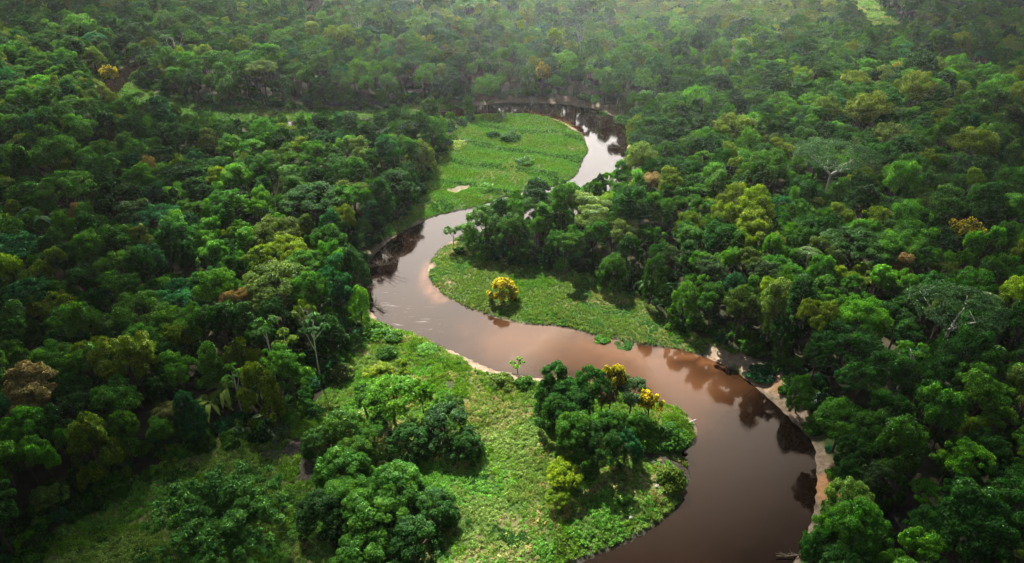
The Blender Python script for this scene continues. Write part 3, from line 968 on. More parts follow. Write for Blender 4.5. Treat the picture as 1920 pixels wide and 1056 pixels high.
plain_green = plain_mat("green_stem", (.08, .09, .03), (.16, .15, .06), 5)
banana(400, 772, 601, "banana plant with yellow-green leaves at the shaded clearing edge", 6, 3.0, 3.2, (.12, .19, .02))
banana(427, 760, 602, "taller banana plant with an upright young leaf, second at the clearing edge", 6, 3.6, 3.2, (.10, .17, .02))
banana(482, 752, 603, "banana plant with drooping feather leaves near the fallen pale leaf", 9, 3.0, 2.4)
banana(1205, 535, 604, "banana plant with broad leaves at the grass edge of the point", 8, 2.5, 2.2, (.022, .085, .014))
banana(1262, 556, 605, "largest banana plant, second along the point's forest edge", 9, 2.8, 2.5, (.022, .085, .014))
banana(1290, 575, 606, "banana plant half hidden by the forest at the end of the point", 8, 2.5, 2.2, (.022, .085, .014))
banana(105, 492, 607, "banana plant with pale broad leaves in the dark west forest", 8, 9.5, 2.4, (.035, .13, .025))
banana(75, 455, 608, "banana plant behind the pale bluish rim crown", 7, 9.5, 2.4, (.03, .12, .03))

def palm(px, py, H, seed, label, L=2.6, color=(.05, .11, .02)):
    x, y = at(px, py, H)
    rng = np.random.default_rng(seed)
    t = thing("palm_tree", label, "palm", (x, y, ground_z(x, y)), 0, "palm trees")
    b = Bag(); bag = Bag()
    p = wobble((0, 0, -.3), (.3, .1, H), 7, .06, rng)
    tube(b, p, np.linspace(.15, .1, 7), 7)
    for k in range(13):
        a = k * 2.4
        d = np.array([math.cos(a), math.sin(a), 0]); s = np.array([-d[1], d[0], 0])
        rise = rng.uniform(.15, .9)
        for i in range(14):
            t_ = (i + 1) / 14
            c = p[-1] + d * L * t_ * .95 + np.array([0, 0, rise * L * (1.2 * t_ - 1.7 * t_ * t_)])
            for sg in (-1, 1):
                w = s * sg
                e = c + w * .62 * math.sin(math.pi * (.15 + .8 * t_)) + d * .3 - np.array([0, 0, .22])
                bag.add([c - d * .05, c + d * .08, e], None, [(0, 1, 2)])
    part("frond_crown", bag.mesh("palm_fronds", [M_LEAF]), t, color)
    part("trunk", b.mesh("palm_stem", [M_BARK], True), t)
    placed.append((x, y, 1.8))
palm(310, 784, 6, 651, "small yellowish palm at the shaded west forest edge", 2.4, (.10, .12, .02))
palm(1515, 485, 11, 652, "dark palm crown in the east forest beside the wide dark crown", 3.0)
palm(1845, 575, 11, 653, "dark palm crown behind the dark umbrella tree", 3.0)

# --- bamboo
def bamboo(px, py, diam, H, seed, label):
    x, y, w = by_crown(px, py, diam, H, .6)
    rng = np.random.default_rng(seed)
    t = thing("bamboo_clump", label, "bamboo", (x, y, ground_z(x, y)))
    b = Bag(); C, N, S = [], [], []
    for k in range(95):
        a = rng.uniform(0, 6.28); q = rng.uniform(0, 1.0); out = w * .5 * math.sqrt(rng.uniform(.05, 1))
        o = np.array([math.cos(a) * q, math.sin(a) * q, -.2])
        h = H * (1 - .45 * (out / (w * .5)) ** 2) * rng.uniform(.85, 1.05)
        ts = np.linspace(0, 1, 8)[:, None]
        p = o + np.array([math.cos(a) * out, math.sin(a) * out, 0]) * ts ** 1.9 + np.array([0, 0, h]) * (1.55 * ts - .55 * ts ** 2.6)
        tube(b, p, np.linspace(.05, .02, 8), 5)
        for i in range(3, 8):
            m = 80
            d = rdirs(m, rng, -.6)
            C.append(p[i] + d * np.array([.65, .65, .4]) * rng.uniform(.3, 1.1, m)[:, None]); N.append(d * .4 + np.array([0, 0, .6]) + rng.normal(0, .45, d.shape))
    bag = Bag()
    leaves(bag, np.concatenate(C), np.concatenate(N), .5, rng, .36, 0, .45)
    part("crown", bag.mesh("bamboo_leaves", [M_LEAF]), t, (.034, .115, .016))
    part("culm", b.mesh("bamboo_culms", [plain_green], True), t)
    placed.append((x, y, w * .4))
    LANDMARKS.append((x, y, "bamboo clump"))
bamboo(412, 965, 250, 7.5, 701, "large arching bamboo clump in the near clearing, beside the nearest thicket")

# --- shrubs
def shrub(px, py, diam, H, tone, label, white=False, color=None):
    fi = random.choice(I_SHRUB)
    x, y = at(px, py, 1.2 + H * .5)
    d = project(x, y, H * .5)[2]
    s = diam * d / FPX / 3.2
    t = thing("shrub", label, "shrub", (x, y, ground_z(x, y)), random.uniform(0, 6), "shrubs on the open grass", (s, s, H / 1.9))
    part("foliage", FORMS[fi][1], t, color or TONES[tone])
    if white:
        rng = np.random.default_rng(int(px))
        C, N = crown_points(FORMS[fi][3], 190, rng, .3, .8, .4, .4)
        bag = Bag(); leaves(bag, C * 1.04, N, .17 / s ** .5, rng, .9)
        part("blossom", bag.mesh("white_blossoms", [M_WHITEFL]), t)
    placed.append((x, y, s * 1.3))

for a in [
    (1250, 812, 92, 2.6, 'mid green', "wide green shrub on the spit's tip below the yellow tree"),
    (1222, 835, 40, 1.8, 'bright green', "small bright shrub beside the wide shrub on the spit's tip"),
    (1258, 893, 62, 2.6, 'olive', "olive shrub overhanging the water below the spit's tip"),
    (725, 662, 44, 1.7, 'mid green', "round dark shrub alone in the grass above the clearing thicket"),
    (985, 716, 42, 1.6, 'mid green', "round shrub on the near bank by the small sapling"),
    (940, 714, 54, 1.7, 'olive', "pale olive shrub on the near bank, upstream of the round shrub"),
    (800, 655, 50, .9, 'bright green', "low emerald shrub on the near bank above the brown water"),
    (955, 250, 46, 2.2, 'deep green', "dark shrub in the middle of the far meadow"),
    (925, 246, 30, 1.8, 'deep green', "smaller dark shrub left of the dark meadow shrub"),
    (985, 296, 44, 1.5, 'mid green', "low shrub in the lower part of the far meadow"),
    (870, 229, 14, 1.6, 'deep green', "tiny dark shrub at the meadow's upper corner by the trees"),
    (855, 265, 50, 1.2, 'lime green', "lime shrub patch near the meadow's forest side"),
    (912, 345, 40, 1.4, 'bright green', "bright shrub at the meadow's foot by the vine trees"),
    (935, 205, 10, 1.6, 'olive', "tiny olive bush on the far water's edge of the meadow"),
    (1172, 634, 44, .8, 'deep green', "dark reed shrub overhanging the water along the grassy point"),
    (1130, 624, 38, .8, 'mid green', "green reed shrub just upstream of the dark reed shrub"),
    (1470, 726, 26, 1.2, 'bright green', "small green shrub on the sandy east bank, upper one"),
    (1505, 748, 34, 1.6, 'bright green', "green shrub where the sandy bank meets the east forest"),
    (1527, 792, 40, 1.8, 'mid green', "green shrub at the sandy bank's lower end"),
    (1430, 690, 60, 1.7, 'bluish green', "bluish shrub between the point's grass and the sandy bank"),
    (1165, 214, 34, 2.4, 'mid green', "green shrub on the sandy far bend"),
    (1130, 202, 26, 2.0, 'mid green', "green shrub at the start of the sandy far bend"),
    (662, 640, 60, 2.0, 'mid green', "green shrub at the west edge of the near clearing"),
    (700, 622, 60, 1.8, 'bright green', "bright shrub on the west bank at the river bend"),
    (735, 632, 44, 1.4, 'mid green', "mid green shrub on the near bank just downstream of the bend"),
    (665, 560, 60, 2.0, 'mid green', "shrub leaning over the west bank above the driftwood"),
    (640, 700, 60, 1.8, 'olive', "olive shrub where the near clearing narrows"),
    (520, 812, 60, 1.3, 'grey green', "grey tangled shrub under the banana plants"),
    (440, 812, 60, 1.3, 'grey green', "grey tangled shrub at the shaded clearing's upper edge"),
]:
    shrub(*a)
for a in [
    (1490, 715, 46, 2.2, 'bright green', "white-flowered shrub over the sandy east bank, uppermost"),
    (1545, 752, 44, 3.0, 'bluish green', "white-flowered shrub in front of the south-east forest"),
    (1635, 1010, 110, 4.0, 'mid green', "large shrub full of white flowers beside the dark creek"),
    (1575, 960, 80, 3.4, 'bright green', "white-flowered shrub above the ochre bank patch, on its near side"),
]:
    shrub(*a, white=True)

# --- drift wood, fallen branches, stones
def branch_pile(name, px, py, size, seed, label, mat, n=14, z=.1, flat=.35, r0=.07, cat="driftwood"):
    x, y = at(px, py, z)
    rng = np.random.default_rng(seed)
    b = Bag()
    tube(b, wobble((-size, 0, .1), (size, size * .15, .35), 6, size * .06, rng), np.linspace(r0 * 1.8, r0 * .6, 6), 7)
    for k in range(n):
        a = rng.uniform(-1, 1); s = np.array([a * size * .8, 0, .2]); d = rng.normal(0, 1, 3) * np.array([size * .5, size * .4, size * flat]); d[2] = abs(d[2])
        l = wobble(s, s + d, 4, size * .04, rng)
        tube(b, l, np.linspace(r0 * .7, r0 * .2, 4), 5)
        for j in range(3):
            f = l[rng.integers(1, 4)]; g = f + rng.normal(0, size * .14, 3); g[2] = max(g[2], .05)
            tube(b, wobble(f, g, 3, .03, rng), [r0 * .25, r0 * .2, r0 * .1], 4)
    o = bpy.data.objects.new(name, b.mesh(name, [mat], True)); COL.objects.link(o)
    o.location = (x, y, z); o.rotation_euler = (0, 0, rng.uniform(0, 3.1))
    o["label"] = label; o["category"] = cat
    return o
branch_pile("driftwood", 708, 577, 2.4, 801, "dark tangle of driftwood lying in the water at the river bend", M_BARK, 26, .0, .12, .06)
branch_pile("fallen_tree", 700, 500, 4.2, 802, "dead brown fallen tree hanging from the west bank over the water", M_BARK, 40, 1.0, .3, .1, "fallen tree")
branch_pile("fallen_tree", 722, 476, 2.6, 803, "smaller dead brown tree top upstream of the fallen tree", M_BARK, 26, .9, .3, .08, "fallen tree")
branch_pile("fallen_branch", 1484, 1042, 1.6, 804, "bleached fork of branch in the dark water by the near east bank", M_DEADWOOD, 5, .2, .3, .07, "branch")
branch_pile("driftwood", 1296, 794, 1.0, 805, "pale driftwood log on the sand at the spit's tip", M_PALEBARK, 4, .3, .12, .13)
branch_pile("fallen_branch", 1225, 865, 2.2, 806, "dark fallen branches in the muddy gap of the spit", M_DEADWOOD, 12, .8, .2, .07, "branch")
branch_pile("fallen_branch", 1190, 205, 3.0, 807, "grey dead branches heaped on the sandy far bend", M_PALEBARK, 22, 1.0, .2, .07, "branch")
branch_pile("fallen_branch", 1000, 189, 4.0, 808, "pale fallen branches strewn along the far cut bank", M_PALEBARK, 22, 1.2, .12, .07, "branch")
branch_pile("fallen_branch", 1430, 705, 1.6, 809, "grey branch lying on the sand of the east bank", M_PALEBARK, 4, 1.1, .15, .06, "branch")

def stone(px, py, size, seed, label):
    x, y = at(px, py, 1.2)
    rng = np.random.default_rng(seed)
    n1, n2 = 9, 14
    V, Q = [], []
    ph = rng.uniform(0, 6, 6)
    for i in range(n1 + 1):
        th = math.pi * i / n1
        for j in range(n2):
            f = 2 * math.pi * j / n2
            r = 1 + .14 * math.sin(2 * f + ph[0]) + .1 * math.sin(3 * f + ph[1] + th * 2) + .08 * math.sin(5 * th + ph[2] + f)
            V.append((r * math.sin(th) * math.cos(f) * size, r * math.sin(th) * math.sin(f) * size * .7, r * math.cos(th) * size * .45))
    for i in range(n1):
        for j in range(n2):
            Q.append((i * n2 + j, (i + 1) * n2 + j, (i + 1) * n2 + (j + 1) % n2, i * n2 + (j + 1) % n2))
    b = Bag(); b.add(V, Q)
    o = bpy.data.objects.new("boulder", b.mesh("boulder", [M_STONE], True)); COL.objects.link(o)
    o.location = (x, y, ground_z(x, y) + size * .25); o.rotation_euler = (0, 0, rng.uniform(0, 3))
    o["label"] = label; o["category"] = "rock"
stone(1182, 970, .34, 901, "pale stone in the grass near the spit's lower waterline")
stone(1232, 915, .4, 902, "small white stone beside the olive shrub over the water")
stone(1222, 872, .45, 903, "white stone at the edge of the spit's muddy gap")
stone(868, 262, .7, 904, "white stone in the far meadow beside the lime shrub patch")

x, y = at(488, 787, 1.6)
b = Bag(); leaf_blade(b, np.array([-1.0, 0, .3]), 0, 2.3, .38, .12, RNG)
fl = bpy.data.objects.new("fallen_leaf", b.mesh("fallen_leaf", [M_LEAF])); COL.objects.link(fl)
fl.color = (.35, .5, .25, 1); fl.location = (x, y, ground_z(x, y) + .5); fl.rotation_euler = (0, 0, .5)
fl["label"] = "pale fallen banana leaf lying at the shaded clearing edge"; fl["category"] = "leaf"

# ------------------------------------------------------------------ the forest: where the other trees stand
FAR_Y = 560.0
cell = {}
def key(x, y): return (int(x // 6), int(y // 6))
def put(x, y, r): cell.setdefault(key(x, y), []).append((x, y, r))
for q in placed: put(*q)
def free(x, y, r, k):
    cx, cy = key(x, y)
    for i in range(cx - 2, cx + 3):
        for j in range(cy - 2, cy + 3):
            for (a, b_, c) in cell.get((i, j), ()):
                if (a - x) ** 2 + (b_ - y) ** 2 < (k * (r + c)) ** 2:
                    return False
    return True

# what lies open to the eye in the photograph: no tree of the forest stands in front of it
OPEN = [np.array(v, float) for v in (
    [(868, 212), (880, 198), (950, 186), (1050, 186), (1120, 200), (1165, 226), (1184, 262), (1152, 285), (1124, 335), (1090, 328), (1040, 342), (985, 342), (930, 372), (885, 392), (840, 402),
     (780, 424), (745, 440), (765, 400), (800, 340), (830, 285), (865, 235)],
    [(885, 398), (840, 404), (770, 435), (720, 475), (700, 520), (685, 560), (700, 595), (780, 630), (870, 665), (1000, 695), (1250, 740), (1310, 800), (1290, 900), (1250, 970), (1130, 1040),
     (1100, 1060), (1480, 1060), (1525, 980), (1530, 900), (1520, 850), (1480, 790), (1440, 740), (1400, 690), (1330, 640), (1240, 590), (1180, 545), (1080, 515), (980, 490), (880, 468), (845, 470), (850, 440)],
    [(180, 186), (205, 150), (250, 132), (264, 158), (290, 178), (360, 200), (430, 204), (520, 206), (620, 206), (700, 200), (860, 190), (860, 200), (700, 216), (560, 226), (420, 224), (340, 208), (270, 194), (235, 184), (205, 190)],
    [(1578, -5), (1632, 38), (1680, 60), (1690, 52), (1650, 24), (1625, -5)],
    [(660, 640), (720, 620), (800, 645), (870, 670), (960, 710), (1000, 730), (1010, 780), (1030, 880), (1060, 960), (1250, 960), (1130, 1040), (1060, 1060), (850, 1060), (850, 960), (880, 860), (880, 790), (820, 700), (700, 690), (640, 700)],
    [(330, 860), (560, 810), (580, 860), (560, 900), (300, 960), (120, 1060), (60, 1060)],
    [(576, -5), (604, -5), (600, 26), (574, 30)],
)]
_ca = np.linspace(0, 6.28, 10, endpoint=False)
def blocks(x, y, r, h):
    """Share of a crown that would hide one of the openings."""
    pts = []
    for z, k in ((h, .3), (h * .85, .75), (h * .65, .95), (h * .45, .8)):
        for a in (-1, -.5, 0, .5, 1):
            pts.append(project(x + a * r * k, y, z)[:2])
    pts = np.array(pts)
    return max(max(inside(pts, v).mean() for v in OPEN), 3 * inside(pts, REACH).mean())
REACH = np.array([(1092, 250), (1150, 235), (1172, 275), (1150, 300), (1126, 338), (1090, 330)], float)

cand = []
for r, n, k in ((4.8, 600, .86), (3.7, 9000, .71), (3.0, 20000, .68), (2.4, 30000, .65), (1.9, 34000, .63)):
    yy = 34 + (FAR_Y - 34) * RNG.random(n) ** .8
    xx = (RNG.random(n) * 2 - 1) * (yy * .88 + 75)
    P = np.column_stack([xx, yy])
    ok = river_d(P) > min(r * .45, 1.2)
    for c in CLEARINGS:
        ok &= sdist(P, c) > r * .45
    ok &= sdist(P, CREEK) > 0
    ok &= sdist(P, SPIT_GAP) > 0
    for x, y in P[ok]:
        if free(x, y, r, k) and (y > 420 or blocks(x, y, r * 1.05, 7.5 + 1.25 * r) < .07):
            put(x, y, r); cand.append((x, y, r))
print("forest trees", len(cand))
cand = np.array(cand)
cd = np.minimum.reduce([river_d(cand[:, :2])] + [sdist(cand[:, :2], c) for c in CLEARINGS[:4]])

tone_names = list(TONES)
def pick_tone(x, y):
    n = fbm(np.array([x]), np.array([y]), 22)[0]
    w = dict(zip(tone_names, (.26, .32, .24, .10, .035, .03, .035, .0, .025)))
    if x < -25:
        w['bluish green'] *= 1.8; w['deep green'] *= 1.3
    if x > 20:
        w['bright green'] *= 1.4
    if y > 230:
        w['lime green'] *= .6; w['olive'] *= .6
    if n > .12: w['lime green'] *= 2.0; w['bright green'] *= 1.5
    if n < -.15: w['deep green'] *= 1.8; w['grey green'] *= 1.5
    ks, vs = zip(*w.items())
    return random.choices(ks, vs)[0]

def pick_form(r, edge):
    u = random.random()
    if edge < 3.0:
        return random.choice(I_DRAPE + I_LUMP[:2] + I_DRAPE + I_ROUND[:1])
    if r > 4.8:
        return random.choice(I_LUMP + I_ROUND)
    if u < .40: return random.choice(I_LUMP)
    if u < .66: return random.choice(I_ROUND)
    if u < .79: return random.choice(I_LAYER)
    if u < .82: return random.choice(I_SPREAD)
    if u < .87: return random.choice(I_FEATH)
    if u < .94: return random.choice(I_TALL)
    return random.choice(I_DRAPE)

specs = []
for (x, y, r), e in zip(cand, cd):
    fi = pick_form(r, e)
    R, H = FORMS[fi][4], FORMS[fi][5]
    s = r / R * random.uniform(1.0, 1.18)
    h = (7.0 + 1.25 * r) * random.choice((random.uniform(.82, 1.15), random.uniform(.82, 1.15), random.uniform(.9, 1.32)))
    if e < 3.0: h *= .8
    ppx, ppy, _d = project(x, y, h)
    tone = pick_tone(x, y)
    if 1150 < ppx < 1575 and ppy < 34:      # the young even stand far off
        s *= .86; h *= .6; tone = random.choice(('pale green', 'lime green', 'bright green', 'pale green'))
    specs.append(dict(x=x, y=y, fi=fi, s=s, sz=h / (H * s), h=h, r=r * 1.08, tone=tone))

# the largest in the picture become things of their own
for q in specs:
    px, py, d = project(q['x'], q['y'], q['h'] * .7)
    q['seen'] = (q['r'] / d if (-25 < px < 1945 and -20 < py < 1085 and d > 0) else 0.0)
    q['px'] = px; q['py'] = py
specs.sort(key=lambda q: -q['seen'])
N_SINGLE = max(0, 298 - n_trees - 4)
singles, rest = specs[:N_SINGLE], specs[N_SINGLE:]

ORD = ["nearest", "second", "third", "fourth", "fifth", "sixth", "seventh", "eighth", "ninth", "tenth", "eleventh", "twelfth"]
FORM_WORD = {'rounded': 'rounded', 'lumpy': 'lumpy', 'spreading': 'flat-topped', 'tall': 'tall narrow', 'draped': 'drooping', 'feathery': 'feathery', 'layered': 'tiered'}
marks = np.array([(m[0], m[1]) for m in LANDMARKS])
keys = {}
for q in singles:
    d2 = (marks[:, 0] - q['x']) ** 2 + (marks[:, 1] - q['y']) ** 2
    i = int(d2.argmin())
    dx, dy = q['x'] - marks[i, 0], q['y'] - marks[i, 1]
    if abs(dx) > abs(dy):
        side = "right of" if dx > 0 else "left of"
    else:
        side = "beyond" if dy > 0 else "in front of"
    q['d'] = float(d2[i])
    keys.setdefault((q['tone'], FORM_WORD[FORMS[q['fi']][0]], side, LANDMARKS[i][2]), []).append(q)
for (tone, fw, side, mk), qs in keys.items():
    qs.sort(key=lambda q: q['d'])
    for n, q in enumerate(qs):
        o = "" if len(qs) == 1 else (", nearest such" if n == 0 else ", %s such" % ORD[min(n, 11)])
        q['label'] = f"{tone} {fw} tree {side} the {mk}{o}"
for q in singles:
    place_tree(q['x'], q['y'], q['fi'], q['s'], q['tone'], q['label'], q['sz'])

# ------------------------------------------------------------------ masses: far forest, undergrowth, grass
def scatter(name, P, rot, scl, pick, protos, tint, label=None):
    """Points that carry the prototypes of a hidden collection."""
    coll = bpy.data.collections.new(name + "_kinds")
    for o in protos:
        coll.objects.link(o)
    me = bpy.data.meshes.new(name)
    me.vertices.add(len(P)); me.vertices.foreach_set("co", np.asarray(P, np.float32).ravel())
    a = me.attributes.new("rot", 'FLOAT_VECTOR', 'POINT'); a.data.foreach_set("vector", np.asarray(rot, np.float32).ravel())
    a = me.attributes.new("scl", 'FLOAT_VECTOR', 'POINT'); a.data.foreach_set("vector", np.asarray(scl, np.float32).ravel())
    a = me.attributes.new("pick", 'INT', 'POINT'); a.data.foreach_set("value", np.asarray(pick, np.int32))
    a = me.attributes.new("tint", 'FLOAT_COLOR', 'POINT')
    a.data.foreach_set("color", np.column_stack([np.asarray(tint, np.float32), np.ones(len(P), np.float32)]).astype(np.float32).ravel())
    o = bpy.data.objects.new(name, me); COL.objects.link(o)
    o["kind"] = "stuff"
    if label: o["label"] = label
    ng = bpy.data.node_groups.new(name, 'GeometryNodeTree')
    ng.interface.new_socket("Geometry", in_out='INPUT', socket_type='NodeSocketGeometry')
    ng.interface.new_socket("Geometry", in_out='OUTPUT', socket_type='NodeSocketGeometry')
    N, L = ng.nodes, ng.links
    gi, go = N.new('NodeGroupInput'), N.new('NodeGroupOutput')
    ci = N.new('GeometryNodeCollectionInfo'); ci.inputs['Collection'].default_value = coll
    ci.inputs['Separate Children'].default_value = True; ci.inputs['Reset Children'].default_value = True
    ip = N.new('GeometryNodeInstanceOnPoints'); ip.inputs['Pick Instance'].default_value = True
    def na(nm, ty):
        n = N.new('GeometryNodeInputNamedAttribute'); n.data_type = ty; n.inputs['Name'].default_value = nm
        return n.outputs['Attribute']
    er = N.new('FunctionNodeEulerToRotation')
    L.new(na("rot", 'FLOAT_VECTOR'), er.inputs[0])
    L.new(gi.outputs[0], ip.inputs['Points']); L.new(ci.outputs[0], ip.inputs['Instance'])
    L.new(na("pick", 'INT'), ip.inputs['Instance Index']); L.new(er.outputs[0], ip.inputs['Rotation'])
    L.new(na("scl", 'FLOAT_VECTOR'), ip.inputs['Scale']); L.new(ip.outputs[0], go.inputs[0])
    md = o.modifiers.new("scatter", 'NODES'); md.node_group = ng
    return o

def proto(name, i, me):
    return bpy.data.objects.new(f"{name}.{i:03d}", me)

joined = {}
protos, index = [], {}
for fi in range(len(FORMS)):
    if FORMS[fi][0] == 'shrub': continue
    jm = join_mesh("forest_tree", FORMS[fi][1], FORMS[fi][2])
    index[fi] = len(protos)
    protos.append(proto("forest_tree", len(protos) + 1, jm))
rp = np.array([(q['x'], q['y']) for q in rest])
rz_ = land_h(rp)
scatter("forest", np.column_stack([rp, rz_]), [(0, 0, random.uniform(0, 6.28)) for _ in rest],
        [(q['s'], q['s'], q['s'] * q['sz']) for q in rest], [index[q['fi']] for q in rest], protos, [jitter(TONES[q['tone']]) for q in rest],
        "dense broadleaf forest that fills the land on both sides of the river")

# undergrowth below and along the edges of the forest
n = 26000
yy = 38 + 330 * RNG.random(n) ** .8; xx = (RNG.random(n) * 2 - 1) * (yy * .8 + 30)
P = np.column_stack([xx, yy])
rd = river_d(P); cs = np.minimum.reduce([sdist(P, c) for c in CLEARINGS])
edge = np.minimum(rd, cs)
keep = ~((cs < 3) & (rd < 4)) & (rd > .9) & (cs > np.where(RNG.random(len(P)) < .3, -1.6, -.3)) & (sdist(P, CREEK) > .3) & (strokes(P, SAND, .8) < .5 + .5 * RNG.random(len(P)) ** 2) & (RNG.random(n) < np.where(edge < 7, 1.0, .22))
P = P[keep]
up = []
for i, fi in enumerate(I_SHRUB):
    up.append(proto("undergrowth_plant", len(up) + 1, join_mesh("undergrowth_plant", FORMS[fi][1])))
sc_ = RNG.uniform(.5, 1.25, len(P))
scatter("undergrowth", np.column_stack([P, land_h(P) - .1]), np.column_stack([np.zeros((len(P), 2)), RNG.uniform(0, 6.28, len(P))]),
        np.column_stack([sc_, sc_, sc_ * RNG.uniform(.7, 1.3, len(P))]), RNG.integers(0, len(up), len(P)), up,
        [jitter(TONES[random.choice(('deep green', 'deep green', 'mid green', 'mid green', 'bright green', 'bluish green'))], .2) for _ in P], "leafy undergrowth along the forest edges")

# grass
def tuft_mesh(name, seed, n=22, h=.6, spread=.35, w=.05, leafy=False):
    rng = np.random.default_rng(seed)
    bag = Bag()
    if leafy:
        m = 34
        d = rdirs(m, rng, .05)
        leaves(bag, d * np.array([spread, spread, h]) * rng.uniform(.5, 1, m)[:, None], d * .5 + np.array([0, 0, .7]) + rng.normal(0, .4, d.shape), .2, rng, .6)
    else:
        for k in range(n):
            a = rng.uniform(0, 6.28); q = rng.uniform(0, spread)
            o = np.array([math.cos(a) * q, math.sin(a) * q, -.05])
            b_ = rng.uniform(0, 6.28); hh = h * rng.uniform(.6, 1.15); lean = rng.uniform(.15, .75) * hh
            d = np.array([math.cos(b_), math.sin(b_), 0]); s = np.array([-d[1], d[0], 0]) * w * rng.uniform(.7, 1.3)
            mid = o + d * lean * .4 + np.array([0, 0, hh * .65]); tip = o + d * lean + np.array([0, 0, hh * .95])
            bag.add([o - s, o + s, mid + s * .8, mid - s * .8, tip], [(0, 1, 2, 3)], [(3, 2, 4)])
    return bag.mesh(name, [M_GRASS])
TUFTS = [tuft_mesh("grass_tuft", s, 24, .55, .4, .055) for s in (1, 2, 3)] + [tuft_mesh("leafy_tuft", s, 0, .5, .45, 0, True) for s in (4, 5)]
GT = {'meadow': (.118, .295, .040), 'fresh': (.122, .255, .020), 'straw': (.33, .32, .13), 'pale': (.175, .280, .060), 'dark': (.030, .105, .016), 'cool': (.105, .250, .066)}
gp = [proto("grass_tuft", k + 1, me) for k, me in enumerate(TUFTS)]

def grass_points(pg, density, mode):
    lo, hi = pg.min(0) - 3, pg.max(0) + 3
    lo[1] = max(lo[1], 50); n = int((hi - lo).prod() * density)
    P = lo + (hi - lo) * RNG.random((n, 2))
    d = river_d(P); q = sdist(P, pg)
    ok = (q < .6) | ((q < 3.2) & (d < 3.6))
    P, d = P[ok], d[ok]
    P, d = P[d > .25], d[d > .25]
    s = strokes(P, SAND); m_ = strokes(P, MUD)
    k = (s < .25 + .5 * RNG.random(len(P)) ** 3) & (m_ < .4)
    P, d = P[k], d[k]
    st = straw_field(P); f2 = fbm(P[:, 0] + 17, P[:, 1] + 5, 9.0)
    tone = np.empty(len(P), object)
    u = RNG.random(len(P))
    if mode == 'far':
        # long swathes that follow the bend
        ang = np.sin((P[:, 0] * .35 + P[:, 1] * .75) * .55 + 2.2 * fbm(P[:, 0], P[:, 1], 15))
        tone[:] = np.where(ang + u * .9 > .95, 'fresh', np.where(ang + u * .8 < -.35, 'cool', 'meadow'))
        tone[(ang < -.75) & (u < .55)] = 'dark'
        tone[(st + .1 * RNG.normal(size=len(P)) > .38)] = 'pale'
    elif mode == 'point':
        tone[:] = np.where(f2 + .3 * u > .15, 'cool', 'meadow')
        tone[(st + .25 * (1 - sstep(0, 5, d)) > .22) & (u < .6)] = np.where(RNG.random(int((((st + .25 * (1 - sstep(0, 5, d))) > .22) & (u < .6)).sum())) < .5, 'straw', 'pale')
        tone[(f2 < -.2) & (u < .5)] = 'fresh'
        tone[(fbm(P[:, 0] + 44, P[:, 1] + 12, 5) + .15 * RNG.normal(size=len(P)) > .12)] = 'pale'
    else:
        tone[:] = np.where(f2 > .0, 'fresh', 'meadow')
        tone[fbm(P[:, 0] - 12, P[:, 1] + 66, 8) + .12 * RNG.normal(size=len(P)) > .1] = 'pale'
        tone[(st > .3) & (u < .4) & (P[:, 0] > -28)] = 'straw'
        tone[(fbm(P[:, 0] - 60, P[:, 1] + 33, 5) < -.3) & (u < .7)] = 'dark'
    leafy = fbm(P[:, 0] + 50, P[:, 1] + 90, 6) + .35 * RNG.normal(size=len(P)) * .6
    k = np.where(leafy > (.22 if mode == 'near' else .5), RNG.integers(3, 5, len(P)), RNG.integers(0, 3, len(P)))
    if mode == 'far': k = RNG.integers(0, 3, len(P))
    hgt = (.75 + .5 * np.clip(fbm(P[:, 0] + 9, P[:, 1] - 20, 3.2) + .2, -.3, 1)) * RNG.uniform(.75, 1.3, len(P))
    return P, list(k), hgt, [jitter(GT[t], .09) for t in tone]
AP, AK, AH, AT = [], [], [], []
for pg, den, mode in ((CLEARINGS[0], 7.0, 'near'), (CLEARINGS[1], 8.0, 'point'), (CLEARINGS[2], 8.0, 'far'), (CLEARINGS[3], 4, 'far'), (CLEARINGS[4], 1.4, 'near'), (CLEARINGS[5], .8, 'far')):
    P, k, h, tt = grass_points(pg, den, mode)
    h = h * (1.6 if den < 2 else .85 if mode == 'near' else .68)
    AP.append(P); AK += k; AH.append(h); AT += tt
AP = np.concatenate(AP); AH = np.concatenate(AH)
print("grass tufts", len(AP))
scatter("grass", np.column_stack([AP, land_h(AP)]), np.column_stack([RNG.normal(0, .12, (len(AP), 2)), RNG.uniform(0, 6.28, len(AP))]),
        np.column_stack([AH * 1.15, AH * 1.15, AH]), AK, gp, AT, "tall grass and weeds on the open river land")

# ------------------------------------------------------------------ air, added shade clouds, sky and sun
SUN_EL, SUN_AZ = R_(50), R_(-22)        # azimuth from straight ahead, minus is to the left
sun_dir = np.array([math.sin(SUN_AZ) * math.cos(SUN_EL), math.cos(SUN_AZ) * math.cos(SUN_EL), math.sin(SUN_EL)])

hm, nt, N, L = new_mat("thin_haze")
out = N.new('ShaderNodeOutputMaterial'); pv = N.new('ShaderNodeVolumePrincipled')
pv.inputs['Color'].default_value = (.93, .97, 1.0, 1); pv.inputs['Density'].default_value = .00013; pv.inputs['Anisotropy'].default_value = .9
L.new(pv.outputs[0], out.inputs['Volume'])
def box_mesh(name, lo, hi, mat):
    V = [(x, y, z) for x in (lo[0], hi[0]) for y in (lo[1], hi[1]) for z in (lo[2], hi[2])]
    Q = [(0, 1, 3, 2), (4, 6, 7, 5), (0, 4, 5, 1), (2, 3, 7, 6), (0, 2, 6, 4), (1, 5, 7, 3)]
    return make_mesh(name, V, Q, None, [mat])
hz = bpy.data.objects.new("haze", box_mesh("haze", (-4000, -4000, -4), (4000, 4200, 92), hm)); COL.objects.link(hz); hz["kind"] = "stuff"

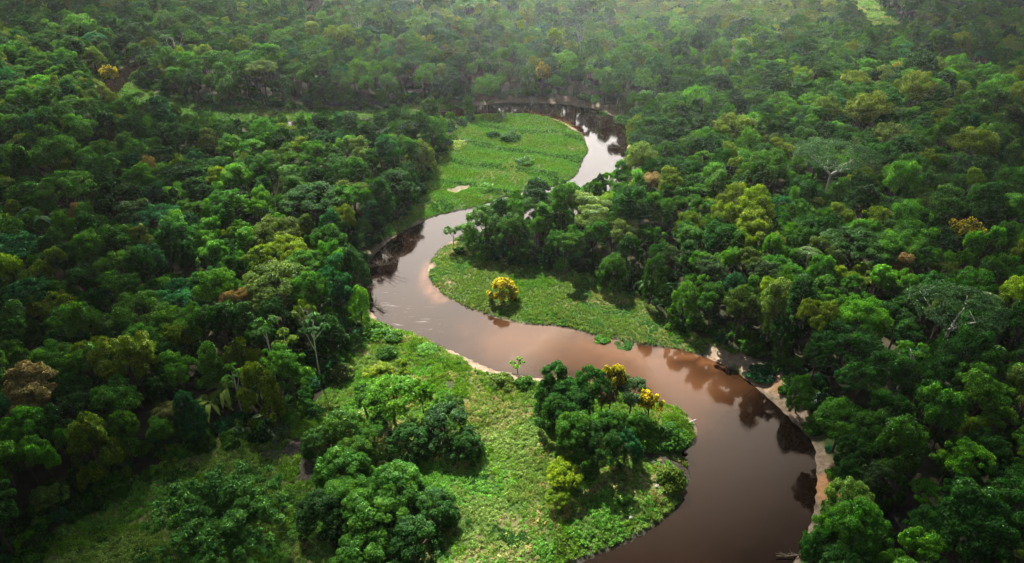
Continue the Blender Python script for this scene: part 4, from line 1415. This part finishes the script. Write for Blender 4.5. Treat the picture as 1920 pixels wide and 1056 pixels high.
cm_, nt, N, L = new_mat("shade_cloud_mist")
out = N.new('ShaderNodeOutputMaterial'); pv = N.new('ShaderNodeVolumePrincipled')
pv.inputs['Color'].default_value = (1, 1, 1, 1); pv.inputs['Density'].default_value = .028; pv.inputs['Anisotropy'].default_value = .6
L.new(pv.outputs[0], out.inputs['Volume'])
def cloud(cx, cy, rx, ry, rz, seed, alt=420, rot=0.0):
    """An added, unseen lumpy cloud whose shade falls round the ground point (cx, cy)."""
    rng = np.random.default_rng(seed)
    t = alt / sun_dir[2]
    n1, n2 = 24, 40
    ph = rng.uniform(0, 6.28, 9)
    V, Q = [(0, 0, rz)], []
    for i in range(1, n1):
        th = math.pi * i / n1
        for j in range(n2):
            f = 2 * math.pi * j / n2
            r = 1 + .10 * math.sin(2 * f + ph[0]) * math.sin(th) + .09 * math.sin(3 * f + ph[1]) * math.sin(th) + .06 * math.sin(5 * f + ph[2] + 3 * th) * math.sin(th) + .05 * math.sin(7 * f + ph[3] - 4 * th) * math.sin(th)
            z = math.cos(th) * r
            z = z if z > 0 else z * .6
            V.append((rx * r * math.sin(th) * math.cos(f), ry * r * math.sin(th) * math.sin(f), rz * z))
    V.append((0, 0, -rz * .6))
    e = len(V) - 1
    T = []
    for j in range(n2):
        T.append((0, 1 + j, 1 + (j + 1) % n2))
        a = 1 + (n1 - 2) * n2
        T.append((e, a + (j + 1) % n2, a + j))
    for i in range(n1 - 2):
        for j in range(n2):
            a = 1 + i * n2
            Q.append((a + j, a + n2 + j, a + n2 + (j + 1) % n2, a + (j + 1) % n2))
    o = bpy.data.objects.new("cloud", make_mesh("cloud", V, Q, T, [cm_], None, True)); COL.objects.link(o)
    o.location = (cx + sun_dir[0] * t, cy + sun_dir[1] * t, alt); o.rotation_euler = (0, 0, rot)
    o["kind"] = "structure"; o["label"] = "white cumulus cloud drifting over the forest"
    return o
SHADE_CLOUDS = [   # unseen, added to darken the corners: ground point shaded, half axes, turn
    (*at(-15, 600), 45, 88, 48, 0.15), (*at(2110, 570), 39, 84, 42, -.2), (*at(130, 1020), 44, 32, 42, .3), (*at(1890, 1080), 38, 34, 38, .0),
    (*at(-90, 50), 120, 95, 55, .3), (*at(2040, 130), 85, 70, 62, -.3),
]
for i, (cx, cy, rx, ry, rz, ro) in enumerate(SHADE_CLOUDS):
    cloud(cx, cy, rx, ry, rz, 40 + i, rot=ro)

world = bpy.data.worlds.new("World"); scene.world = world; world.use_nodes = True
N, L = world.node_tree.nodes, world.node_tree.links
N.clear()
wo = N.new('ShaderNodeOutputWorld'); bg = N.new('ShaderNodeBackground'); bg.inputs['Strength'].default_value = .05
sky = N.new('ShaderNodeTexSky'); sky.sky_type = 'NISHITA'; sky.sun_disc = False
sky.sun_elevation = SUN_EL; sky.sun_rotation = SUN_AZ
tc = N.new('ShaderNodeTexCoord')
sep = N.new('ShaderNodeSeparateXYZ'); L.new(tc.outputs['Generated'], sep.inputs[0])
za = N.new('ShaderNodeMath'); za.operation = 'ADD'; za.inputs[1].default_value = .18; L.new(sep.outputs[2], za.inputs[0])
zm = N.new('ShaderNodeMath'); zm.operation = 'MAXIMUM'; zm.inputs[1].default_value = .05; L.new(za.outputs[0], zm.inputs[0])
dv = N.new('ShaderNodeVectorMath'); dv.operation = 'DIVIDE'
cb = N.new('ShaderNodeCombineXYZ')
for i in range(3): L.new(zm.outputs[0], cb.inputs[i])
L.new(tc.outputs['Generated'], dv.inputs[0]); L.new(cb.outputs[0], dv.inputs[1])
ns = N.new('ShaderNodeTexNoise'); ns.inputs['Scale'].default_value = 1.25; ns.inputs['Detail'].default_value = 7; ns.inputs['Roughness'].default_value = .52
L.new(dv.outputs[0], ns.inputs['Vector'])
# more cloud low over the land ahead, opening towards the zenith
lowr = N.new('ShaderNodeMapRange'); lowr.inputs[1].default_value = 1.0; lowr.inputs[2].default_value = .76; lowr.inputs[3].default_value = -.16; lowr.inputs[4].default_value = .26
L.new(sep.outputs[2], lowr.inputs[0])
ad = N.new('ShaderNodeMath'); ad.operation = 'ADD'; L.new(ns.outputs[0], ad.inputs[0]); L.new(lowr.outputs[0], ad.inputs[1])
cov = N.new('ShaderNodeMapRange'); cov.interpolation_type = 'SMOOTHSTEP'; cov.inputs[1].default_value = .40; cov.inputs[2].default_value = .74; L.new(ad.outputs[0], cov.inputs[0])
cm2 = N.new('ShaderNodeMix'); cm2.data_type = 'RGBA'; L.new(cov.outputs[0], cm2.inputs[0]); L.new(sky.outputs[0], cm2.inputs[6]); 
# the cloud bank is grey round the horizon and bright straight ahead, under the sun
ahead = N.new('ShaderNodeVectorMath'); ahead.operation = 'DOT_PRODUCT'; ahead.inputs[1].default_value = (math.sin(R_(4)) * math.cos(R_(20)), math.cos(R_(4)) * math.cos(R_(20)), math.sin(R_(20)))
L.new(tc.outputs['Generated'], ahead.inputs[0])
fw = N.new('ShaderNodeMapRange'); fw.interpolation_type = 'SMOOTHSTEP'; fw.inputs[1].default_value = .80; fw.inputs[2].default_value = .985; fw.inputs[3].default_value = 1.7; fw.inputs[4].default_value = 46
L.new(ahead.outputs['Value'], fw.inputs[0])
cbc = N.new('ShaderNodeCombineColor')
glow = N.new('ShaderNodeVectorMath'); glow.operation = 'DOT_PRODUCT'; glow.inputs[1].default_value = (math.sin(R_(4)) * math.cos(R_(6)), math.cos(R_(4)) * math.cos(R_(6)), math.sin(R_(6)))
L.new(tc.outputs['Generated'], glow.inputs[0])
fg = N.new('ShaderNodeMapRange'); fg.interpolation_type = 'SMOOTHSTEP'; fg.inputs[1].default_value = .972; fg.inputs[2].default_value = 1.0; fg.inputs[3].default_value = 0; fg.inputs[4].default_value = 1250  # low glow patch added to the sky to brighten the far haze
L.new(glow.outputs['Value'], fg.inputs[0])
fs = N.new('ShaderNodeMath'); fs.operation = 'ADD'; L.new(fw.outputs[0], fs.inputs[0]); L.new(fg.outputs[0], fs.inputs[1])
L.new(fs.outputs[0], cbc.inputs[0])
for i, k in ((1, .97), (2, .86)):
    wm = N.new('ShaderNodeMath'); wm.operation = 'MULTIPLY'; wm.inputs[1].default_value = k
    L.new(fg.outputs[0], wm.inputs[0])
    wa = N.new('ShaderNodeMath'); wa.operation = 'ADD'; L.new(wm.outputs[0], wa.inputs[0]); L.new(fw.outputs[0], wa.inputs[1]); L.new(wa.outputs[0], cbc.inputs[i])
L.new(cbc.outputs[0], cm2.inputs[7])
L.new(cm2.outputs[2], bg.inputs[0]); L.new(bg.outputs[0], wo.inputs['Surface'])

sd = bpy.data.lights.new("sun", 'SUN'); sd.energy = 5.0; sd.angle = R_(.53); sd.color = (1.0, .945, .85)
so = bpy.data.objects.new("sun", sd); COL.objects.link(so)
so.rotation_euler = (math.pi / 2 - SUN_EL, 0, -SUN_AZ + math.pi)
# a sun lamp shines down its own -Z; turn it so that it comes from sun_dir
from mathutils import Vector
so.rotation_euler = Vector(-sun_dir).to_track_quat('-Z', 'Y').to_euler()
so.location = (0, 0, 300)

# ------------------------------------------------------------------ render settings
vs = scene.view_settings
scene.display_settings.display_device = 'sRGB'
vs.view_transform = 'Standard'; vs.look = 'None'; vs.gamma = 1.0; vs.exposure = 1.28; vs.use_curve_mapping = False
cy = scene.cycles
cy.max_bounces = 5; cy.diffuse_bounces = 2; cy.glossy_bounces = 2; cy.transmission_bounces = 3; cy.volume_bounces = 0; cy.transparent_max_bounces = 6
cy.use_denoising = True
cy.sample_clamp_indirect = 3.0; cy.sample_clamp_direct = 12.0
cy.caustics_reflective = False; cy.caustics_refractive = False
